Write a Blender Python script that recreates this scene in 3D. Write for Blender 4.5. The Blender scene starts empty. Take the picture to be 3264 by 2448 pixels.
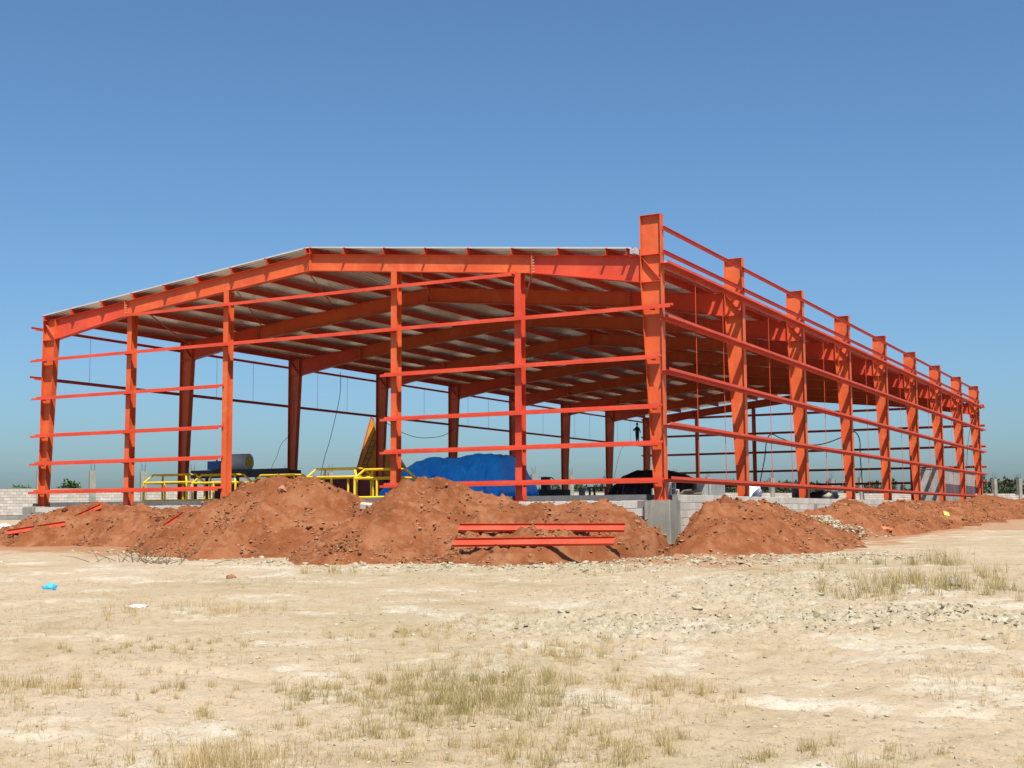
import bpy, math, random
import numpy as np
from mathutils import Vector, Matrix

random.seed(7)
RNG = np.random.default_rng(11)
SC = bpy.context.scene
COL = SC.collection

# ------------------------------------------------------------------ camera
cam_d = bpy.data.cameras.new('camera')
cam = bpy.data.objects.new('camera', cam_d)
COL.objects.link(cam)
CAM = Vector((13.494, -34.245, -0.352))
cam_d.sensor_width = 36.0
cam_d.lens = 36.0 * 4075.16 / 3264.0
cam_d.clip_start = 0.1
cam_d.clip_end = 5000.0
_w = Vector((-0.471348, 0.876206, 0.100465)).normalized()
_r = Vector((0.880348, 0.474288, -0.006204)).normalized()
_u = _r.cross(_w).normalized()
cam.matrix_world = Matrix(((_r.x, _u.x, -_w.x, CAM.x), (_r.y, _u.y, -_w.y, CAM.y), (_r.z, _u.z, -_w.z, CAM.z), (0, 0, 0, 1)))
SC.camera = cam

# ------------------------------------------------------------------ world, sun, exposure
SUN = Vector((0.85, -1.0, 2.05)).normalized()
EL = math.asin(SUN.z)
AZ = math.atan2(SUN.x, SUN.y)
world = bpy.data.worlds.new('World')
SC.world = world
world.use_nodes = True
nt = world.node_tree
bg = nt.nodes['Background']
sky = nt.nodes.new('ShaderNodeTexSky')
sky.sky_type = 'NISHITA'
sky.sun_disc = False
sky.sun_elevation = EL
sky.sun_rotation = AZ
sky.altitude = 0
sky.air_density = 1.0
sky.dust_density = 1.75
sky.ozone_density = 8.0
tint = nt.nodes.new('ShaderNodeMix'); tint.data_type = 'RGBA'; tint.blend_type = 'MULTIPLY'   # the camera's white balance
tint.inputs[0].default_value = 1.0; tint.inputs[7].default_value = (0.87, 1.01, 1.02, 1)
nt.links.new(sky.outputs[0], tint.inputs[6]); nt.links.new(tint.outputs[2], bg.inputs['Color'])
bg.inputs['Strength'].default_value = 0.0865
sun_d = bpy.data.lights.new('sun', 'SUN')
sun_d.energy = 5.0
sun_d.angle = math.radians(0.5)
sun_d.color = (1.0, 0.95, 0.88)
sun = bpy.data.objects.new('sun', sun_d)
COL.objects.link(sun)
sun.rotation_euler = (-SUN).to_track_quat('-Z', 'Y').to_euler()
SC.view_settings.view_transform = 'Standard'
SC.view_settings.look = 'None'
SC.view_settings.exposure = 0.66
SC.view_settings.gamma = 1.0
SC.view_settings.use_curve_mapping = False

# ------------------------------------------------------------------ helpers
class MB:
    """collects plates, boxes and tubes; build() links them as one mesh"""
    def __init__(s):
        s.v = []; s.f = []
    def prism(s, pts, vec):
        n = len(pts); b = len(s.v); vec = Vector(vec)
        s.v += [tuple(Vector(p)) for p in pts] + [tuple(Vector(p) + vec) for p in pts]
        s.f.append(tuple(range(b + n - 1, b - 1, -1)))
        s.f.append(tuple(range(b + n, b + 2 * n)))
        for i in range(n):
            j = (i + 1) % n
            s.f.append((b + i, b + j, b + n + j, b + n + i))
        return s
    def box(s, x0, x1, y0, y1, z0, z1):
        return s.prism([(x0, y0, z0), (x1, y0, z0), (x1, y1, z0), (x0, y1, z0)], (0, 0, z1 - z0))
    def tube(s, pts, r, n=6, closed=False):
        pts = [Vector(p) for p in pts]; b = len(s.v); m = len(pts)
        up = Vector((0.13, 0.21, 0.97))
        for i, p in enumerate(pts):
            a = pts[max(i - 1, 0)]; c = pts[min(i + 1, m - 1)]
            t = (c - a).normalized()
            e1 = t.cross(up)
            if e1.length < 0.2: e1 = t.cross(Vector((1, 0, 0)))
            e1.normalize(); e2 = t.cross(e1)
            rr = r[i] if isinstance(r, (list, tuple)) else r
            for k in range(n):
                a_ = 2 * math.pi * k / n
                s.v.append(tuple(p + (e1 * math.cos(a_) + e2 * math.sin(a_)) * rr))
        for i in range(m - 1):
            for k in range(n):
                k2 = (k + 1) % n
                s.f.append((b + i * n + k, b + i * n + k2, b + (i + 1) * n + k2, b + (i + 1) * n + k))
        s.f.append(tuple(b + k for k in range(n - 1, -1, -1)))
        s.f.append(tuple(b + (m - 1) * n + k for k in range(n)))
        return s
    def mesh(s, name, smooth=False):
        me = bpy.data.meshes.new(name)
        me.from_pydata(s.v, [], s.f); me.update()
        if smooth:
            me.polygons.foreach_set('use_smooth', [True] * len(me.polygons))
        return me
    def build(s, name, mat, parent=None, smooth=False):
        me = s.mesh(name, smooth)
        me.materials.append(mat)
        return link(name, me, parent)

def link(name, me, parent=None, loc=None, rot=None):
    o = bpy.data.objects.new(name, me)
    COL.objects.link(o)
    if parent is not None: o.parent = parent
    if loc is not None: o.location = loc
    if rot is not None: o.rotation_euler = rot
    return o

def tag(o, label=None, cat=None, group=None, kind=None):
    if label: o['label'] = label
    if cat: o['category'] = cat
    if group: o['group'] = group
    if kind: o['kind'] = kind
    return o

def empty(name, loc=(0, 0, 0), rz=0.0):
    o = bpy.data.objects.new(name, None); COL.objects.link(o)
    o.location = loc; o.rotation_euler = (0, 0, rz); o.empty_display_size = 0.3
    return o

# --- vectorised gradient noise
_perm = np.random.default_rng(3).permutation(256)
_perm = np.concatenate([_perm, _perm])
_ang = np.random.default_rng(5).random(256) * 2 * np.pi
def pnoise(x, y):
    x = np.asarray(x, float); y = np.asarray(y, float)
    xi = np.floor(x).astype(int); yi = np.floor(y).astype(int)
    xf = x - xi; yf = y - yi
    def gr(ix, iy, dx, dy):
        h = _perm[(_perm[ix & 255] + iy) & 255]; a = _ang[h]
        return np.cos(a) * dx + np.sin(a) * dy
    u = xf * xf * xf * (xf * (xf * 6 - 15) + 10); v = yf * yf * yf * (yf * (yf * 6 - 15) + 10)
    n00 = gr(xi, yi, xf, yf); n10 = gr(xi + 1, yi, xf - 1, yf)
    n01 = gr(xi, yi + 1, xf, yf - 1); n11 = gr(xi + 1, yi + 1, xf - 1, yf - 1)
    return ((n00 * (1 - u) + n10 * u) * (1 - v) + (n01 * (1 - u) + n11 * u) * v) * 1.5
def fbm(x, y, o=4, g=0.5):
    s = 0; a = 1.0
    for i in range(o):
        s = s + a * pnoise(np.asarray(x) * 2 ** i + 17.3 * i, np.asarray(y) * 2 ** i - 9.1 * i); a *= g
    return s

# ------------------------------------------------------------------ materials
def new_mat(name):
    m = bpy.data.materials.new(name); m.use_nodes = True
    n = m.node_tree; p = n.nodes['Principled BSDF']
    return m, n, p
def N(n, t, **kw):
    nd = n.nodes.new(t)
    for k, v in kw.items():
        if k in nd.inputs: nd.inputs[k].default_value = v
        else: setattr(nd, k, v)
    return nd
def ramp(n, src, stops):
    r = n.nodes.new('ShaderNodeValToRGB')
    e = r.color_ramp.elements
    while len(e) < len(stops): e.new(0.5)
    for i, (p, c) in enumerate(stops):
        e[i].position = p; e[i].color = (*c, 1)
    n.links.new(src, r.inputs[0])
    return r
def mixc(n, fac, a, b, mode='MIX'):
    m = n.nodes.new('ShaderNodeMix'); m.data_type = 'RGBA'; m.blend_type = mode
    for s, v in ((0, fac), (6, a), (7, b)):
        if isinstance(v, (int, float)): m.inputs[s].default_value = v
        elif isinstance(v, tuple): m.inputs[s].default_value = (*v, 1)
        else: n.links.new(v, m.inputs[s])
    return m.outputs[2]
def pos(n, scale=(1, 1, 1)):
    g = n.nodes.new('ShaderNodeNewGeometry')
    mp = n.nodes.new('ShaderNodeMapping'); mp.inputs['Scale'].default_value = scale
    n.links.new(g.outputs['Position'], mp.inputs[0])
    return mp.outputs[0]
def noise(n, vec, scale, detail=4, rough=0.55, dist=0.0):
    t = N(n, 'ShaderNodeTexNoise', Scale=scale, Detail=detail, Roughness=rough, Distortion=dist)
    n.links.new(vec, t.inputs['Vector']); return t.outputs[0]
def bump(n, p, h, strength, dist=0.02):
    b = N(n, 'ShaderNodeBump', Strength=strength, Distance=dist)
    n.links.new(h, b.inputs['Height']); n.links.new(b.outputs[0], p.inputs['Normal'])

def plain(name, c, rough=0.6, var=0.25, scale=3.0, metallic=0.0, bmp=0.0, spec=0.4):
    m, n, p = new_mat(name)
    v = pos(n)
    f = noise(n, v, scale, 5, 0.6)
    a = tuple(x * (1 - var) for x in c); b = tuple(min(1, x * (1 + var)) for x in c)
    n.links.new(ramp(n, f, [(0.3, a), (0.7, b)]).outputs[0], p.inputs['Base Color'])
    p.inputs['Roughness'].default_value = rough; p.inputs['Metallic'].default_value = metallic
    p.inputs['Specular IOR Level'].default_value = spec
    if bmp: bump(n, p, noise(n, v, scale * 8, 4, 0.6), bmp)
    return m

def steel(name, c):
    """red oxide primer brushed on: blotches, faint runs, dust"""
    m, n, p = new_mat(name)
    v = pos(n)
    big = noise(n, v, 0.55, 4, 0.6)
    runs = noise(n, pos(n, (9, 9, 0.7)), 1.0, 3, 0.6)
    fine = noise(n, v, 26, 4, 0.7)
    a = tuple(x * 0.86 for x in c); b = (min(1, c[0] * 1.05), c[1] * 1.22, c[2] * 1.2)
    col = ramp(n, big, [(0.34, a), (0.66, b)]).outputs[0]
    fade = noise(n, v, 1.7, 6, 0.7, 0.5)                                # chalked, thinly brushed patches
    col = mixc(n, ramp(n, fade, [(0.50, (0, 0, 0)), (0.68, (0.7,) * 3)]).outputs[0], col, (c[0] * 1.05, c[1] * 1.75, c[2] * 2.4))
    scale_ = noise(n, v, 5.5, 6, 0.75, 0.3)                             # bare mill scale and rust showing through
    col = mixc(n, ramp(n, scale_, [(0.64, (0, 0, 0)), (0.74, (0.6,) * 3)]).outputs[0], col, (0.22, 0.055, 0.03))
    col = mixc(n, ramp(n, runs, [(0.5, (0, 0, 0)), (0.8, (0.28, 0.28, 0.28))]).outputs[0], col, (c[0] * 0.62, c[1] * 0.75, c[2] * 0.9))
    col = mixc(n, ramp(n, fine, [(0.6, (0, 0, 0)), (0.85, (0.25, 0.25, 0.25))]).outputs[0], col, (0.42, 0.2, 0.12))
    n.links.new(col, p.inputs['Base Color'])
    n.links.new(ramp(n, big, [(0.3, (0.42,) * 3), (0.7, (0.62,) * 3)]).outputs[0], p.inputs['Roughness'])
    p.inputs['Specular IOR Level'].default_value = 0.35
    bump(n, p, fine, 0.05, 0.01)
    return m

M = {}
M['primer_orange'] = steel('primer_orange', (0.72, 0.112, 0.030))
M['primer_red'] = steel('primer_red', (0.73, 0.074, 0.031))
M['primer_shaded'] = steel('primer_shaded', (0.60, 0.062, 0.026))  # red primer again, with the roof's shade put into a darker colour
M['bolt'] = plain('bolt_steel', (0.6, 0.55, 0.5), 0.4, 0.2)
M['yellow'] = plain('yellow_paint', (0.80, 0.50, 0.02), 0.45, 0.15)
M['hopper'] = plain('hopper_orange_paint', (0.72, 0.30, 0.03), 0.5, 0.2)
M['maroon'] = plain('maroon_paint', (0.22, 0.025, 0.03), 0.5, 0.25)
M['navy'] = plain('navy_paint', (0.02, 0.06, 0.20), 0.5, 0.25)
M['blue'] = plain('blue_paint', (0.02, 0.12, 0.42), 0.5, 0.25)
M['dark'] = plain('dark_grey_steel', (0.05, 0.05, 0.055), 0.6, 0.3)
M['grey_rubber'] = plain('grey_roll', (0.66, 0.68, 0.70), 0.5, 0.12)
M['black_sheet'] = plain('black_sheet', (0.018, 0.02, 0.026), 0.35, 0.3)
M['cable'] = plain('cable_rubber', (0.02, 0.03, 0.04), 0.5, 0.2)
M['timber'] = plain('weathered_timber', (0.30, 0.22, 0.14), 0.8, 0.35, 6)
M['bag_white'] = plain('white_plastic', (0.78, 0.80, 0.82), 0.4, 0.08)
M['bag_blue'] = plain('blue_plastic', (0.05, 0.38, 0.66), 0.4, 0.15)
M['rag_orange'] = plain('orange_cloth', (0.85, 0.30, 0.04), 0.8, 0.25, 9)
M['rag_coral'] = plain('coral_cloth', (0.80, 0.22, 0.10), 0.8, 0.25, 9)
M['brick_yellow'] = plain('yellow_block', (0.75, 0.52, 0.12), 0.8, 0.2)
M['bark'] = plain('bark', (0.12, 0.085, 0.055), 0.9, 0.3, 8)
M['twig'] = plain('dry_twig', (0.17, 0.12, 0.075), 0.9, 0.3, 8)
M['skin'] = plain('skin', (0.06, 0.03, 0.02), 0.5, 0.1)
M['cloth_dark'] = plain('dark_clothes', (0.025, 0.03, 0.045), 0.9, 0.2)
M['cloth_brown'] = plain('brown_clothes', (0.11, 0.08, 0.065), 0.9, 0.2)
M['hair'] = plain('hair', (0.012, 0.01, 0.01), 0.7, 0.1)

def concrete(name, c, streak=0.5):
    m, n, p = new_mat(name)
    v = pos(n)
    big = noise(n, v, 1.3, 5, 0.62); fine = noise(n, v, 30, 4, 0.65)
    st = noise(n, pos(n, (6, 6, 0.5)), 1.3, 4, 0.6)
    col = ramp(n, big, [(0.3, tuple(x * 0.72 for x in c)), (0.7, tuple(min(1, x * 1.18) for x in c))]).outputs[0]
    col = mixc(n, ramp(n, st, [(0.5, (0, 0, 0)), (0.72, (streak,) * 3)]).outputs[0], col, tuple(x * 0.55 for x in c))
    col = mixc(n, 0.35, col, ramp(n, fine, [(0.25, (0.25, 0.24, 0.22)), (0.75, (0.75, 0.73, 0.7))]).outputs[0], 'OVERLAY')
    n.links.new(col, p.inputs['Base Color']); p.inputs['Roughness'].default_value = 0.9
    p.inputs['Specular IOR Level'].default_value = 0.2
    bump(n, p, fine, 0.35, 0.02)
    return m
M['concrete'] = concrete('concrete', (0.36, 0.35, 0.31))
M['slab'] = concrete('slab_concrete', (0.20, 0.20, 0.20), 0.6)
M['render_wall'] = concrete('cement_render', (0.42, 0.43, 0.41), 0.25)
M['mortar'] = concrete('mortar', (0.26, 0.25, 0.23), 0.2)

def block_mat(name, c):
    m, n, p = new_mat(name)
    v = pos(n)
    oi = n.nodes.new('ShaderNodeObjectInfo')
    rnd = n.nodes.new('ShaderNodeNewGeometry').outputs['Random Per Island']
    mx = N(n, 'ShaderNodeMath', operation='ADD'); n.links.new(oi.outputs['Random'], mx.inputs[0]); n.links.new(rnd, mx.inputs[1])
    fr = N(n, 'ShaderNodeMath', operation='FRACT'); n.links.new(mx.outputs[0], fr.inputs[0])
    tone = ramp(n, fr.outputs[0], [(0.0, tuple(x * 0.84 for x in c)), (0.6, c), (1.0, tuple(min(1, x * 1.12) for x in c))]).outputs[0]
    big = noise(n, v, 2.2, 5, 0.65); fine = noise(n, v, 42, 4, 0.7)
    col = mixc(n, ramp(n, big, [(0.45, (0, 0, 0)), (0.75, (0.55,) * 3)]).outputs[0], tone, (c[0] * 0.7, c[1] * 0.62, c[2] * 0.52))
    col = mixc(n, 0.4, col, ramp(n, fine, [(0.25, (0.25,) * 3), (0.75, (0.75,) * 3)]).outputs[0], 'OVERLAY')
    n.links.new(col, p.inputs['Base Color']); p.inputs['Roughness'].default_value = 0.92
    p.inputs['Specular IOR Level'].default_value = 0.15
    bump(n, p, fine, 0.45, 0.02)
    return m
M['block'] = block_mat('sandcrete_block', (0.58, 0.55, 0.48))
M['fence_block'] = block_mat('fence_block', (0.52, 0.48, 0.42))

def roof_mat():
    m, n, p = new_mat('aluminium_roofing')
    v = pos(n)
    f = noise(n, v, 0.7, 4)
    n.links.new(ramp(n, f, [(0.3, (0.60, 0.61, 0.60)), (0.7, (0.72, 0.73, 0.72))]).outputs[0], p.inputs['Base Color'])
    p.inputs['Metallic'].default_value = 0.25; p.inputs['Roughness'].default_value = 0.42
    return m
M['roof'] = roof_mat()
M['roof_under'] = plain('roofing_wash_coat', (0.86, 0.84, 0.81), 0.26, 0.12, 0.8, 0.6)

def tarp_mat():
    m, n, p = new_mat('blue_tarpaulin')
    v = pos(n)
    f = noise(n, v, 1.6, 4)
    n.links.new(ramp(n, f, [(0.3, (0.004, 0.29, 0.86)), (0.7, (0.010, 0.42, 1.0))]).outputs[0], p.inputs['Base Color'])
    p.inputs['Roughness'].default_value = 0.36; p.inputs['Specular IOR Level'].default_value = 0.55
    bump(n, p, noise(n, pos(n, (3.2, 3.2, 0.9)), 2.2, 4, 0.6, 0.6), 0.6, 0.08)
    return m
M['tarp'] = tarp_mat()

def soil_mat():
    m, n, p = new_mat('laterite_soil')
    v = pos(n)
    big = noise(n, v, 0.8, 6, 0.68, 0.6); mid = noise(n, v, 3.3, 5, 0.65); fine = noise(n, v, 21, 5, 0.72)
    col = ramp(n, big, [(0.28, (0.155, 0.045, 0.014)), (0.48, (0.245, 0.076, 0.026)), (0.70, (0.345, 0.135, 0.057))]).outputs[0]
    col = mixc(n, ramp(n, mid, [(0.50, (0, 0, 0)), (0.72, (0.65,) * 3)]).outputs[0], col, (0.37, 0.165, 0.080))
    col = mixc(n, ramp(n, fine, [(0.62, (0, 0, 0)), (0.74, (0.75,) * 3)]).outputs[0], col, (0.46, 0.23, 0.115))
    col = mixc(n, ramp(n, fine, [(0.25, (0.55,) * 3), (0.38, (0, 0, 0))]).outputs[0], col, (0.14, 0.048, 0.02))
    n.links.new(col, p.inputs['Base Color']); p.inputs['Roughness'].default_value = 0.95
    p.inputs['Specular IOR Level'].default_value = 0.1
    bump(n, p, fine, 0.7, 0.05)
    return m
M['soil'] = soil_mat()

def ground_mat():
    m, n, p = new_mat('dry_sandy_ground')
    v = pos(n)
    big = noise(n, v, 0.16, 5, 0.6, 0.5); mid = noise(n, v, 0.9, 6, 0.65, 0.4); fine = noise(n, v, 9, 6, 0.75); grit = noise(n, v, 48, 4, 0.75)
    col = ramp(n, big, [(0.32, (0.405, 0.325, 0.210)), (0.5, (0.46, 0.355, 0.240)), (0.68, (0.49, 0.385, 0.275))]).outputs[0]
    # chalky white crust where water dried
    col = mixc(n, ramp(n, mid, [(0.53, (0, 0, 0)), (0.66, (0.8,) * 3)]).outputs[0], col, (0.58, 0.53, 0.43))
    # straw litter
    col = mixc(n, ramp(n, mid, [(0.30, (0.65,) * 3), (0.45, (0, 0, 0))]).outputs[0], col, (0.32, 0.235, 0.125))
    a = n.nodes.new('ShaderNodeAttribute'); a.attribute_name = 'clay'
    col = mixc(n, a.outputs['Fac'], col, mixc(n, ramp(n, fine, [(0.4, (0, 0, 0)), (0.6, (1,) * 3)]).outputs[0], (0.345, 0.292, 0.20), (0.52, 0.45, 0.33)))
    a2 = n.nodes.new('ShaderNodeAttribute'); a2.attribute_name = 'laterite'
    col = mixc(n, a2.outputs['Fac'], col, (0.36, 0.16, 0.08))
    col = mixc(n, ramp(n, fine, [(0.33, (0.75,) * 3), (0.46, (0, 0, 0))]).outputs[0], col, (0.27, 0.195, 0.105))
    col = mixc(n, ramp(n, grit, [(0.34, (0.8,) * 3), (0.43, (0, 0, 0))]).outputs[0], col, (0.19, 0.14, 0.085))
    n.links.new(col, p.inputs['Base Color']); p.inputs['Roughness'].default_value = 0.95
    p.inputs['Specular IOR Level'].default_value = 0.1
    bump(n, p, fine, 0.55, 0.04)
    return m
M['ground'] = ground_mat()

def clod_mat(name, c, c2):
    m, n, p = new_mat(name)
    g = n.nodes.new('ShaderNodeNewGeometry')
    tone = ramp(n, g.outputs['Random Per Island'], [(0, c), (1, c2)]).outputs[0]
    fine = noise(n, pos(n), 25, 4, 0.7)
    col = mixc(n, 0.5, tone, ramp(n, fine, [(0.25, (0.25,) * 3), (0.75, (0.75,) * 3)]).outputs[0], 'OVERLAY')
    n.links.new(col, p.inputs['Base Color']); p.inputs['Roughness'].default_value = 0.95
    p.inputs['Specular IOR Level'].default_value = 0.1
    bump(n, p, fine, 0.5, 0.03)
    return m
M['clod_sand'] = clod_mat('sandy_clod', (0.34, 0.275, 0.18), (0.52, 0.45, 0.33))
M['clod_soil'] = clod_mat('laterite_clod', (0.15, 0.045, 0.016), (0.43, 0.195, 0.092))
M['clod_grey'] = clod_mat('grey_clay_clod', (0.30, 0.26, 0.19), (0.47, 0.42, 0.33))

def leaf_mat(name, a, b, attr=None):
    m, n, p = new_mat(name)
    g = n.nodes.new('ShaderNodeNewGeometry')
    tone = ramp(n, g.outputs['Random Per Island'], [(0, a), (1, b)]).outputs[0]
    if attr:
        t = n.nodes.new('ShaderNodeAttribute'); t.attribute_name = attr
        tone = mixc(n, t.outputs['Fac'], tone, ramp(n, g.outputs['Random Per Island'], [(0, (0.22, 0.185, 0.06)), (1, (0.46, 0.38, 0.16))]).outputs[0])
    n.links.new(tone, p.inputs['Base Color']); p.inputs['Roughness'].default_value = 0.7
    p.inputs['Specular IOR Level'].default_value = 0.2
    return m
M['grass'] = leaf_mat('dry_grass', (0.40, 0.27, 0.11), (0.70, 0.53, 0.28), 'green')
M['leaf'] = leaf_mat('leaf', (0.035, 0.075, 0.018), (0.085, 0.145, 0.035))
M['leaf_far'] = leaf_mat('hazed_casuarina_leaf', (0.045, 0.065, 0.032), (0.085, 0.105, 0.055))  # distance haze put into the greyed leaf colour

# even albedo scale per material, balancing bounce light against the exposure
def scale_albedo(m, k):
    n = m.node_tree; p = n.nodes['Principled BSDF']; l = p.inputs['Base Color'].links
    src = l[0].from_socket
    n.links.new(mixc(n, 1.0, src, (k[0], k[1], k[2]), 'MULTIPLY'), p.inputs['Base Color'])
for _k, _m in M.items():
    kk = {'tarp': (1, 1, 1), 'yellow': (0.95,) * 3, 'block': (0.84,) * 3, 'fence_block': (0.80,) * 3, 'ground': (0.79, 0.79, 0.765), 'clod_sand': (0.76, 0.79, 0.77), 'soil': (0.78, 0.85, 0.93), 'clod_soil': (0.78, 0.86, 0.94), 'primer_red': (0.75,) * 3, 'primer_orange': (0.77,) * 3, 'primer_shaded': (0.75,) * 3, 'bag_white': (0.9,) * 3, 'bag_blue': (1, 1, 1), 'concrete': (0.66, 0.67, 0.64)}.get(_k, (0.75,) * 3)
    scale_albedo(_m, kk)

# ------------------------------------------------------------------ ground
def base_z(x, y):
    x = np.asarray(x, float); y = np.asarray(y, float)
    yy = np.clip(y, -400, 150)
    return -1.45 + 0.0125 * yy + 0.012 * np.clip(-5 - x, 0, 30)
RUB = [(7.3, -20.0, 1.9, 1.0), (6.9, -15.2, 3.0, 0.7), (9.3, -18.3, 1.8, 1.0), (10.5, -17.4, 1.6, 1.0), (11.7, -18.2, 1.3, 1.0), (6.9, -11.5, 2.8, 0.8),
       (3.1, -4.5, 3.0, 0.9), (2.3, -6.5, 2.2, 1.0), (1.4, -9.2, 1.8, 0.8), (-2.2, -9.9, 1.6, 0.6), (-6.6, -9.4, 1.8, 0.6), (5.0, -3.0, 2.5, 0.6)]
def rubble(x, y):
    s = np.zeros_like(np.asarray(x, float))
    for cx, cy, r, a in RUB:
        s = np.maximum(s, a * np.exp(-((x - cx) ** 2 + (y - cy) ** 2) / (r * r)))
    return s
def ground_z(x, y):
    rb = rubble(x, y)
    z = base_z(x, y) + 0.05 * fbm(np.asarray(x) * 0.35, np.asarray(y) * 0.35, 3)
    d = np.hypot(np.asarray(x) - CAM.x, np.asarray(y) - CAM.y)
    k = np.clip(1.3 - d / 45, 0, 1)
    z = z + k * (0.020 * fbm(np.asarray(x) * 3.1, np.asarray(y) * 3.1, 4, 0.6)) + rb * (0.07 * fbm(np.asarray(x) * 2.3 + 40, np.asarray(y) * 2.3, 4, 0.65) - 0.10 * np.exp(-(fbm(np.asarray(x) * 2.9 + 11, np.asarray(y) * 2.9, 3) / 0.10) ** 2) + 0.05 * np.abs(fbm(np.asarray(x) * 6.5, np.asarray(y) * 6.5 + 3, 3)))
    # old wheel ruts swinging across the field
    xx = np.asarray(x, float); yy = np.asarray(y, float)
    for off in (0.0, 1.55, 4.1, 5.7):
        c = -25.2 + off + 0.10 * (xx - 9.0) + 0.018 * (xx - 9.0) ** 2 + 0.12 * pnoise(xx * 0.5, xx * 0 + off)
        dd = (yy - c) / 0.13
        z = z - 0.022 * np.exp(-dd * dd) + 0.012 * np.exp(-(np.abs(dd) - 1.7) ** 2 * 2.5)
    return z

def build_ground():
    va = math.atan2(_w.y, _w.x)
    A = np.concatenate([np.linspace(-math.pi, -0.62, 26)[:-1], np.linspace(-0.62, 0.62, 640), np.linspace(0.62, math.pi, 26)[1:]])
    R = np.concatenate([np.array([0.0, 1.5, 3.0, 4.5]), np.exp(np.linspace(math.log(5.5), math.log(60), 430)), np.exp(np.linspace(math.log(62), math.log(4000), 46))])
    th = va + A[None, :]; rr = R[:, None]
    X = CAM.x + rr * np.cos(th); Y = CAM.y + rr * np.sin(th)
    Z = ground_z(X, Y)
    nr, na = X.shape
    me = bpy.data.meshes.new('ground')
    co = np.stack([X, Y, Z], -1).reshape(-1, 3)
    i = np.arange(nr - 1)[:, None] * na; j = np.arange(na - 1)[None, :]
    q = np.stack([i + j, i + j + na, i + j + na + 1, i + j + 1], -1).reshape(-1, 4)
    me.vertices.add(len(co)); me.vertices.foreach_set('co', co.ravel())
    me.loops.add(q.size); me.loops.foreach_set('vertex_index', q.ravel().astype(np.int32))
    me.polygons.add(len(q)); me.polygons.foreach_set('loop_start', np.arange(0, q.size, 4, dtype=np.int32)); me.polygons.foreach_set('loop_total', np.full(len(q), 4, np.int32))
    me.update(); me.validate()
    me.polygons.foreach_set('use_smooth', [True] * len(me.polygons))
    at = me.attributes.new('clay', 'FLOAT', 'POINT')
    cl = np.clip(rubble(X, Y) * 1.05 + 0.25 * fbm(X * 0.8, Y * 0.8, 3) - 0.15, 0, 1)
    at.data.foreach_set('value', cl.ravel().astype(np.float32))
    at = me.attributes.new('laterite', 'FLOAT', 'POINT')
    d = np.maximum(np.maximum(-26.5 - X, X - 3.6), np.maximum(-6.6 - Y, Y - 200))
    la = np.clip(1.0 - d / 1.6 + 1.1 * fbm(X * 0.7 + 9, Y * 0.7, 4, 0.6), 0, 1) * 0.85
    la = np.where((X > 3.0) & (Y > 22), np.maximum(la, np.clip(0.55 + 0.5 * fbm(X * 0.15, Y * 0.05, 2) - (X - 6) / 14, 0, 0.55)), la)
    at.data.foreach_set('value', la.ravel().astype(np.float32))
    me.materials.append(M['ground'])
    o = link('ground', me); tag(o, kind='structure')
build_ground()

# clod template: a lumpy icosphere-like stone, joined by the hundred
_phi = (1 + 5 ** 0.5) / 2
_ico_v = np.array([(-1, _phi, 0), (1, _phi, 0), (-1, -_phi, 0), (1, -_phi, 0), (0, -1, _phi), (0, 1, _phi), (0, -1, -_phi), (0, 1, -_phi), (_phi, 0, -1), (_phi, 0, 1), (-_phi, 0, -1), (-_phi, 0, 1)], float) / math.hypot(1, _phi)
_ico_f = np.array([(0, 11, 5), (0, 5, 1), (0, 1, 7), (0, 7, 10), (0, 10, 11), (1, 5, 9), (5, 11, 4), (11, 10, 2), (10, 7, 6), (7, 1, 8), (3, 9, 4), (3, 4, 2), (3, 2, 6), (3, 6, 8), (3, 8, 9), (4, 9, 5), (2, 4, 11), (6, 2, 10), (8, 6, 7), (9, 8, 1)])
def clods(name, P, S, mat, parent=None):
    n = len(P)
    k = RNG.random((n, 12, 1)) * 0.75 + 0.6
    V = _ico_v[None] * k
    sx = 0.8 + 0.7 * RNG.random((n, 1, 3)); sx[:, :, 2] *= 0.7
    V = V * sx * S[:, None, None]
    a = RNG.random(n) * 6.283; c, s = np.cos(a), np.sin(a)
    x = V[:, :, 0] * c[:, None] - V[:, :, 1] * s[:, None]; y = V[:, :, 0] * s[:, None] + V[:, :, 1] * c[:, None]
    V = np.stack([x, y, V[:, :, 2]], -1) + P[:, None, :]
    F = _ico_f[None] + (np.arange(n) * 12)[:, None, None]
    me = bpy.data.meshes.new(name)
    me.from_pydata(V.reshape(-1, 3).tolist(), [], F.reshape(-1, 3).tolist()); me.update()
    me.materials.append(mat)
    o = link(name, me, parent); o['kind'] = 'stuff'
    return o

def scatter_ground():
    # sandy clods in the churned strips
    P = []; S = []
    for cx, cy, r, a in RUB:
        n = int(210 * r * a)
        x = cx + RNG.normal(0, r * 0.62, n); y = cy + RNG.normal(0, r * 0.62, n)
        s = 0.009 + 0.026 * RNG.random(n) ** 2.6 + 0.06 * (RNG.random(n) < 0.025) * RNG.random(n)
        P.append(np.stack([x, y, ground_z(x, y) + s * 0.15], -1)); S.append(s)
    P = np.concatenate(P); S = np.concatenate(S)
    tag(clods('clods', P, S, M['clod_sand']), 'loose pale sandy clods strewn over the churned ground', 'clods')
    # small gravel over the near ground
    n = 7000
    va = math.atan2(_w.y, _w.x) + (RNG.random(n) - 0.5) * 0.95
    d = 7.5 + 24 * RNG.random(n) ** 1.5
    x = CAM.x + d * np.cos(va); y = CAM.y + d * np.sin(va)
    s = 0.004 + 0.014 * RNG.random(n) ** 4
    tag(clods('pebbles', np.stack([x, y, ground_z(x, y) + s * 0.2], -1), s, M['clod_sand']), 'small pebbles scattered over the sandy foreground', 'pebbles')
scatter_ground()

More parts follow.
